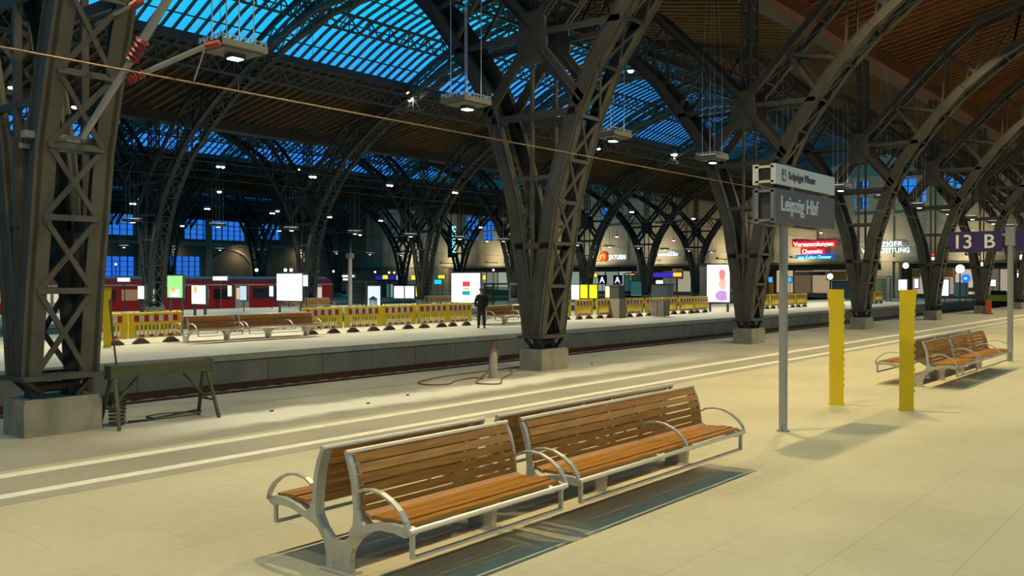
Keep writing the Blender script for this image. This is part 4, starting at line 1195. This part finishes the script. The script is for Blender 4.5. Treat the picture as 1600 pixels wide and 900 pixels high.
# floodlights along the skylight edges
FLAB = ['brightest round floodlight at the edge of the upper-left skylight', 'round floodlight left of the sign boards under the skylight', 'floodlight glowing beside the left-centre column\'s right arm',
        'small floodlight under the brown roof band, upper left', 'small floodlight at the far upper left edge', 'left one of a close pair seen through the left-edge column', 'right one of a close pair seen through the left-edge column',
        'small floodlight above the large blue window, upper of two', 'small floodlight above the large blue window, lower of two', 'floodlight in the dark below the distant skylight at left', 'floodlight right of the far blue window',
        'small floodlight in the dark roof left of the left-centre column', 'small floodlight behind the left leg of the left-centre column', 'small floodlight behind the right leg of the left-centre column', 'faint floodlight over the dark central roof']
for i, (px, py, Y) in enumerate(((643, 147, 38.4), (1053, 242, 38.4), (985, 112, 21.5), (255, 177, 60), (20, 138, 38), (118, 168, 41), (128, 174, 42), (217, 312, 100), (232, 324, 100), (343, 300, 75), (434, 330, 80), (701, 250, 60), (798, 267, 38.4), (935, 233, 38.4), (466, 265, 75))):
    Y *= 1.03; c_ = onY(px, py, Y); sc = 1.0 if i < 2 else (.5 if Y < 60 else .75)
    t = thing('floodlight', tuple(c_), FLAB[i], 'floodlight', 'bright floodlights high in the roof')
    MB().cyl((0, 0, .05 * sc), (0, 0, .4 * sc), .3 * sc, 12, .16 * sc).build('housing', M['lampbody'], t, smooth=True)
    MB().tube([(0, 0, .06 * sc), (0, 0, -.02 * sc), (0, 0, -.12 * sc), (0, 0, -.16 * sc)], [.29 * sc, .28 * sc, .18 * sc, .02], 12).build('lit_lens', emis((1, 1, .9), 8), t)
    MB().bar((0, 0, .4 * sc), (0, 0, max(.8, roofz(Y) - c_.z + .12)), .03).build('hanger', M['steel_d'], t)
    if i in (0, 1, 3): lamp('flood_glow', (0, 0, -.25), 60, NEUT, .3, parent=t, spread=2.8)
# wall-wash lamps added to brighten the end wall
for i in range(12):
    Y = 4 + i * 9.3; t = thing('added_wall_lamp', (XB - .5, Y, 4.7), 'added wall-wash lamp on a bracket from the end wall cornice, %s from the right' % (ORD + ['eleventh', 'twelfth'])[i], 'added wall lamp', 'added bracket lamps on the end wall')
    MB().box(-2.4, .3, -.06, .06, -.12, -.04).build('bracket', M['frame'], t); MB().cyl((-2.3, 0, -.04), (-2.3, 0, .14), .14, 10).build('head', M['lampbody'], t)
    lamp('added_wall_light', (-2.3, 0, .3), P_WALL, (1, .86, .58), .4, parent=t, rot=(0, math.radians(-125), 0), spread=2.8)
    lamp('added_wall_light', (-2.3, 0, -.3), P_WALL * .4, (1, .86, .58), .4, parent=t, rot=(0, math.radians(-40), 0), spread=2.8)
    if i % 2 == 0: lamp('concourse_fill', (6, 0, 1.5), P_WALL * .5, (1, .82, .5), .8, parent=t)  # unseen fill light inside the concourse, without a fitting
for X in (60, 72, 84, 96):  # lamps added to brighten the far side wall
    t = thing('added_wall_lamp', (X, 123.3, 7.2), 'added wall-wash lamp on a bracket from the far side wall cornice, at %d metres' % X, 'added wall lamp', 'added bracket lamps on the side wall')
    t['label'] = 'added wall-wash lamp on a bracket from the far side wall cornice, %s from the left' % ORD[(X - 60) // 12]
    MB().box(-.06, .06, -1.6, .3, -.12, -.04).build('bracket', M['frame'], t); MB().cyl((0, -1.5, -.04), (0, -1.5, -.22), .14, 10).build('head', M['lampbody'], t)
    lamp('added_wall_light', (0, -1.5, -.35), P_WALL * .35, (1, .84, .5), .4, parent=t, rot=(math.radians(35), 0, 0), spread=2.8)

# ------------------------------------------------------------------ overhead wires and the bracket arm
WIRES = [(10.8, 4.67, .013, 'nearest contact wire crossing the whole view above the worn strip'), (20.7, 4.66, .012, 'contact wire over the track beside the grey platform wall'),
         (20.7, 5.1, .010, 'thin carrier wire above the contact wire of the middle track'), (39.2, 4.7, .012, 'contact wire over the track behind the barrier platform'), (65.4, 4.8, .014, 'contact wire above the red train')]
for Y, z, r_, lab in WIRES:
    t = thing('overhead_wire', (XA, Y, z), lab, 'wire')
    MB().tube([(0, 0, 0), (XB - XA, 0, 0)], r_, 6).build('wire', M['copper'], t)
    b = MB(); x = 7
    while x < 118: b.bar((x, 0, -.02), (x, 0, .13), .012); x += 5.45
    b.build('clips', M['copper'], t)
t = thing('bracket_arm', (5.71, 12.2, 3.95), 'grey tubular bracket arm with red insulators fixed to the left-edge column', 'bracket')
A0 = onY(130, 215, 12.05); A1 = onY(206, 96, 11.25); A2 = onY(226, 62, 11.0); A3 = onY(300, -60, 10.2)
B0 = onY(226, 115, 11.2); B1 = onY(322, 73, 10.4); B2 = onY(345, 68, 10.2)
o0 = V(5.71, 12.2, 3.95)
b = MB(); b.tube([A0 - o0, A1 - o0], .045, 10); b.tube([A2 - o0, A3 - o0], .055, 10); b.tube([B0 - o0, B1 - o0], .034, 10); b.build('tube', M['grey'], t, smooth=True)


def ribs(p, q, R, n=5):
    bb = MB(); p = V(*p); q = V(*q); pts = []; rr = []
    for k in range(n * 2 + 1): pts.append(p.lerp(q, k / (n * 2))); rr.append(R if k % 2 else R * .5)
    return bb.tube(pts, rr, 10)


ribs(A1 - o0, A2 - o0, .095).build('insulator', M['insul'], t)
ribs(onY(200, 128, 11.3) - o0, B0 - o0, .075).build('insulator', M['insul'], t)
ribs(B1 - o0, B2 - o0, .05).build('insulator', M['insul'], t)
b = MB(); D0 = onY(42, 213, 12.1) - o0; D1 = onY(182, 226, 12.1) - o0; D1.z = D0.z = 0
b.bar((D0.x, 0, 0), (D1.x, 0, 0), .12, .09); b.bar((D0.x, .1, -.14), (D1.x, .1, -.14), .04, .06); b.build('cross_channel', M['grey'], t)
b = MB(); b.bar(onY(150, 40, 11.8) - o0, onY(235, -5, 10.9) - o0, .03); b.bar(B1 - o0, V(B2.x, 10.8, 4.70) - o0, .018); b.build('stay_rod', M['grey'], t)
ribs(onY(208, 12, 11.2) - o0, onY(222, 2, 11.0) - o0, .06).build('insulator', M['insul'], t)

# ------------------------------------------------------------------ trestle, hoses, hydrant
t = thing('trestle', (7.07, 12.33, 0), 'green painted work trestle standing beside the left-edge column', 'trestle')
b = MB(); b.box(-.78, .78, -.08, .08, .70, .87); b.box(-.80, -.78, -.09, .09, .69, .88); b.box(.78, .80, -.09, .09, .69, .88); b.build('beam', M['darkgreen'], t)
for sx in (-1, 1):
    for s in (-1, 1):
        MB().bar((sx * .72, s * .05, .72), (sx * .78, s * .28, 0), .045, .035).build('leg', M['darkgreen'], t)
    MB().bar((sx * .755, -.19, .27), (sx * .755, .19, .27), .035, .025).build('cross_rail', M['darkgreen'], t)
    MB().bar((sx * .755, 0, .27), (sx * .34, 0, .71), .04, .025).build('brace', M['darkgreen'], t)
t = thing('bent_conduit_coil', (6.52, 12.55, 0), 'dark ribbed spiral of conduit leaning against the left-edge column plinth', 'coil')
b = MB(); b.tube([(.10 * math.cos(a * .7) * (1 + .002 * a), .10 * math.sin(a * .7), .02 + a * .0058) for a in range(0, 80)], .018, 6); b.build('spiral', M['rubber'], t)
b = MB(); b.tube([(.02, 0, .46), (.0, .0, .8), (-.05, .02, 1.3), (-.08, .05, 1.8)], .014, 6); b.build('cable_tail', M['rubber'], t)
t = thing('drain_pipe', (6.42, 13.2, 0), 'dark vertical pipe at the right side of the left-edge column', 'pipe')
b = MB(); b.cyl((0, 0, 0), (0, 0, 2.4), .075, 12); b.build('pipe', M['steel_d'], t); b = MB(); b.box(-.09, .09, -.09, .09, 1.1, 1.16); b.box(-.09, .09, -.09, .09, 2.1, 2.16); b.build('clamp', M['steel'], t)
o = MB().tube([(7.45 + .42 * math.cos(a / 10 * 2 * math.pi / 3.2), 12.62 + .28 * math.sin(a / 10 * 2 * math.pi / 3.2), .02 + .0012 * a) for a in range(0, 34)] + [(6.95, 12.55, .02), (6.72, 12.62, .02)], .014, 6).build('hose_loop', M['rubber'])
tag(o, 'dark hose loop lying on the floor under the trestle', 'hose')
t = thing('hydrant_post', (14.73, 12.45, 0), 'short pinkish concrete hydrant post with a brown hose left of the second column', 'hydrant')
b = MB(); b.tube([(0, 0, 0), (0, 0, .02), (0, 0, .06), (0, 0, .48), (0, 0, .54)], [.105, .105, .095, .085, .07], 14); b.build('post', M['concrete'], t, smooth=True)
b = MB(); b.cyl((0, 0, .5), (0, 0, .62), .04, 8); b.cyl((-.09, 0, .55), (.10, 0, .55), .03, 8); b.cyl((.02, 0, .6), (.05, 0, .75), .012, 6); b.build('valve', M['rust'], t)
b = MB(); b.tube([(.10 + .03 * math.cos(a), -.05, .48 + .07 * math.sin(a)) for a in [k * math.pi / 6 for k in range(12)]], .012, 6, closed=True); b.build('hand_wheel', M['rust'], t)


def curve(pts, n=8):
    out = []; P = [V(*p) for p in pts]
    for i in range(len(P) - 1):
        p0, p1, p2, p3 = P[max(i - 1, 0)], P[i], P[i + 1], P[min(i + 2, len(P) - 1)]
        for k in range(n):
            u = k / n; out.append(.5 * ((2 * p1) + (-p0 + p2) * u + (2 * p0 - 5 * p1 + 4 * p2 - p3) * u * u + (-p0 + 3 * p1 - 3 * p2 + p3) * u ** 3))
    out.append(P[-1]); return out


hose = []
for px, py in ((808, 573), (780, 577), (740, 582), (700, 587), (668, 593), (653, 598), (670, 601), (700, 600), (712, 595), (740, 590), (755, 592)):
    Z = F * (H - .016) / (py - Y0); Xc = (px - 800) / F * Z; hose.append((S * Xc + C * Z, -C * Xc + S * Z, .016))
o = MB().tube(curve(hose), .016, 6).build('hose', M['rust']); tag(o, 'brown hose in a long flat loop on the floor left of the hydrant post', 'hose')
hose = []
for px, py, z in ((768, 545, .45), (762, 578, .1), (752, 589, .016), (744, 598, .016), (760, 600, .016), (782, 599, .016), (785, 591, .016), (800, 583, .016), (798, 576, .016), (812, 573, .016)):
    Z = F * (H - z) / (py - Y0) if z < .05 else 19.55; Xc = (px - 800) / F * Z; hose.append((S * Xc + C * Z, -C * Xc + S * Z, z))
o = MB().tube(curve(hose), .015, 6).build('hose', M['rust']); tag(o, 'brown hose running down from the hydrant valve and round its foot', 'hose')
# orange-red guard and small debris
t = thing('orange_guard', (60.9, 12.2, 0), 'orange-red guard board leaning at the sixth column plinth', 'guard')
MB().box(-.05, .05, -.15, .15, 0, .85).build('board', mat('orange_guard', (.55, .10, .03), .6), t); MB().box(-.08, .08, -.25, .3, 0, .05).build('foot', M['rubber'], t)
for px, py, lab in ((424, 643, 'dark pebble-sized scrap at the left end of the white dust'), (575, 631, 'small dark scrap in the middle of the white dust'), (637, 618, 'small dark scrap at the right of the white dust'), (925, 569, 'thin dark flake on the floor right of the second column')):
    Z = F * H / (py - Y0); Xc = (px - 800) / F * Z
    b = MB(); b.prism([(-.035, -.01), (.0, -.025), (.04, 0), (.01, .02), (-.03, .015)], 0, .018, 'z'); o = b.build('floor_scrap', M['black']); o.location = (S * Xc + C * Z, -C * Xc + S * Z, 0)
    tag(o, lab, 'scrap', 'dark scraps on the worn strip')
# yellow works vehicle beyond the columns
p_ = onY(1566, 470, 17.9)
t = thing('works_trolley', (p_.x, 17.9, -.78), 'yellow rail works trolley standing past the sixth column', 'trolley')
MB().box(-2.6, 2.6, -1.2, 1.2, .9, 1.45).build('body', M['yellow_f'], t); MB().box(-2.4, 2.4, -1.0, 1.0, .45, .9).build('underframe', M['black'], t)
for xx in (-1.6, 1.6):
    for yy in (-.75, .75): MB().cyl((xx, yy - .06, .28), (xx, yy + .06, .28), .42, 16).build('wheel', M['rubber'], t)
MB().box(-1.9, -1.2, -.6, .6, 1.45, 1.85).build('load', M['black'], t); MB().box(.4, 1.6, -.5, .5, 1.45, 1.7).build('load', M['black'], t)

# ------------------------------------------------------------------ the person
def skin_mesh(name, pts, edges, radii, m, parent, root=0, sub=2):
    me = bpy.data.meshes.new(name); me.from_pydata(pts, edges, []); o = bpy.data.objects.new(name, me); COL.objects.link(o)
    md = o.modifiers.new('s', 'SKIN'); md.use_smooth_shade = True
    sv = me.skin_vertices[0].data
    for i, r_ in enumerate(radii): sv[i].radius = r_ if isinstance(r_, tuple) else (r_, r_); sv[i].use_root = (i == root)
    o.modifiers.new('u', 'SUBSURF').levels = sub
    nm = bpy.data.meshes.new_from_object(o.evaluated_get(bpy.context.evaluated_depsgraph_get()))
    bpy.data.objects.remove(o); nm.name = name; nm.materials.clear(); nm.materials.append(m)
    q = bpy.data.objects.new(name, nm); COL.objects.link(q); q.parent = parent; return q


t = thing('person', (29.34, 25.46, .004), 'standing person in a black coat and dark trousers seen from behind beside the barriers', 'person', rz=math.radians(50))
# local: +x looks away from the viewer, y across the shoulders
sk = [(0, 0, .96), (0, 0, 1.12), (-.01, 0, 1.30), (0, 0, 1.42), (.01, 0, 1.50), (.03, 0, 1.58), (.035, 0, 1.66)]
rad = [(.13, .16), (.11, .14), (.12, .17), (.07, .09), .055, .085, .085]
ed = [(i, i + 1) for i in range(6)]
for s in (-1, 1):
    n = len(sk); sk += [(0, s * .19, 1.38), (-.02, s * .245, 1.14), (.07, s * .22, .93), (.14, s * .19, .90)]; rad += [.06, .05, .036, .03]
    ed += [(3, n), (n, n + 1), (n + 1, n + 2), (n + 2, n + 3)]
    h0 = n + 3
    for f in range(4):
        m_ = len(sk); yy = s * (.19 + (f - 1.5) * .018); sk += [(.19, yy, .885), (.215, yy, .86 - .004 * f), (.21, yy, .835 + .003 * f)]; rad += [.010, .009, .008]; ed += [(h0, m_), (m_, m_ + 1), (m_ + 1, m_ + 2)]
    m_ = len(sk); sk += [(.155, s * .15, .89), (.18, s * .14, .87)]; rad += [.011, .009]; ed += [(n + 3, m_), (m_, m_ + 1)]
    n = len(sk); sk += [(0, s * .09, .88), (.01 + .02 * s, s * .11, .48), (-.01 + .04 * s, s * .115, .09), (.10 + .04 * s, s * .13, .04)]; rad += [.09, .06, .042, .035]
    ed += [(0, n), (n, n + 1), (n + 1, n + 2), (n + 2, n + 3)]
body = skin_mesh('body', sk, ed, rad, M['skin'], t, 0, 1)
skin_mesh('coat', [(0, 0, .80), (0, 0, .98), (0, 0, 1.14), (-.01, 0, 1.30), (0, 0, 1.40), (0, 0, 1.47)] + [(0, -.17, 1.37), (-.02, -.265, 1.13), (.07, -.235, .93), (0, .17, 1.37), (-.02, .265, 1.13), (.07, .235, .93)],
          [(0, 1), (1, 2), (2, 3), (3, 4), (4, 5), (4, 6), (6, 7), (7, 8), (4, 9), (9, 10), (10, 11)], [(.15, .20), (.155, .20), (.14, .185), (.145, .20), (.11, .14), (.075, .08), .085, .07, .05, .085, .07, .05], M['coat'], t, 0, 2)
skin_mesh('trousers', [(0, 0, .92), (0, -.09, .84), (-.01, -.11, .48), (-.05, -.115, .08), (0, .09, .84), (.03, .11, .48), (.03, .115, .08)], [(0, 1), (1, 2), (2, 3), (0, 4), (4, 5), (5, 6)], [(.14, .15), .105, .08, .065, .105, .08, .065], M['jeans'], t, 0, 2)
for s in (-1, 1):
    x_ = -.01 + .04 * s
    b = MB(); b.tube([(x_ - .08, s * .12, .045), (x_, s * .12, .055), (x_ + .10, s * .13, .045), (x_ + .19, s * .14, .03)], [.035, .05, .045, .025], 10); b.build('shoe', M['black'], t, smooth=True)
b = MB(); cc = V(.02, 0, 1.665)
b.tube([(cc.x - .012, 0, cc.z + .105 * math.cos(math.pi * k / 10)) for k in range(0, 8)], [max(.004, .098 * math.sin(math.pi * k / 10)) for k in range(0, 8)], 14)
b.build('hair', M['hair'], t, smooth=True)
for s in (-1, 1): MB().tube([(.035, s * .088, 1.65), (.035, s * .098, 1.63), (.035, s * .09, 1.60)], [.012, .016, .01], 6).build('ear', M['skin'], t, smooth=True)
b = MB(); b.tube([(.115, 0, 1.64), (.135, 0, 1.615), (.12, 0, 1.605)], [.01, .014, .012], 6); b.build('nose', M['skin'], t, smooth=True)
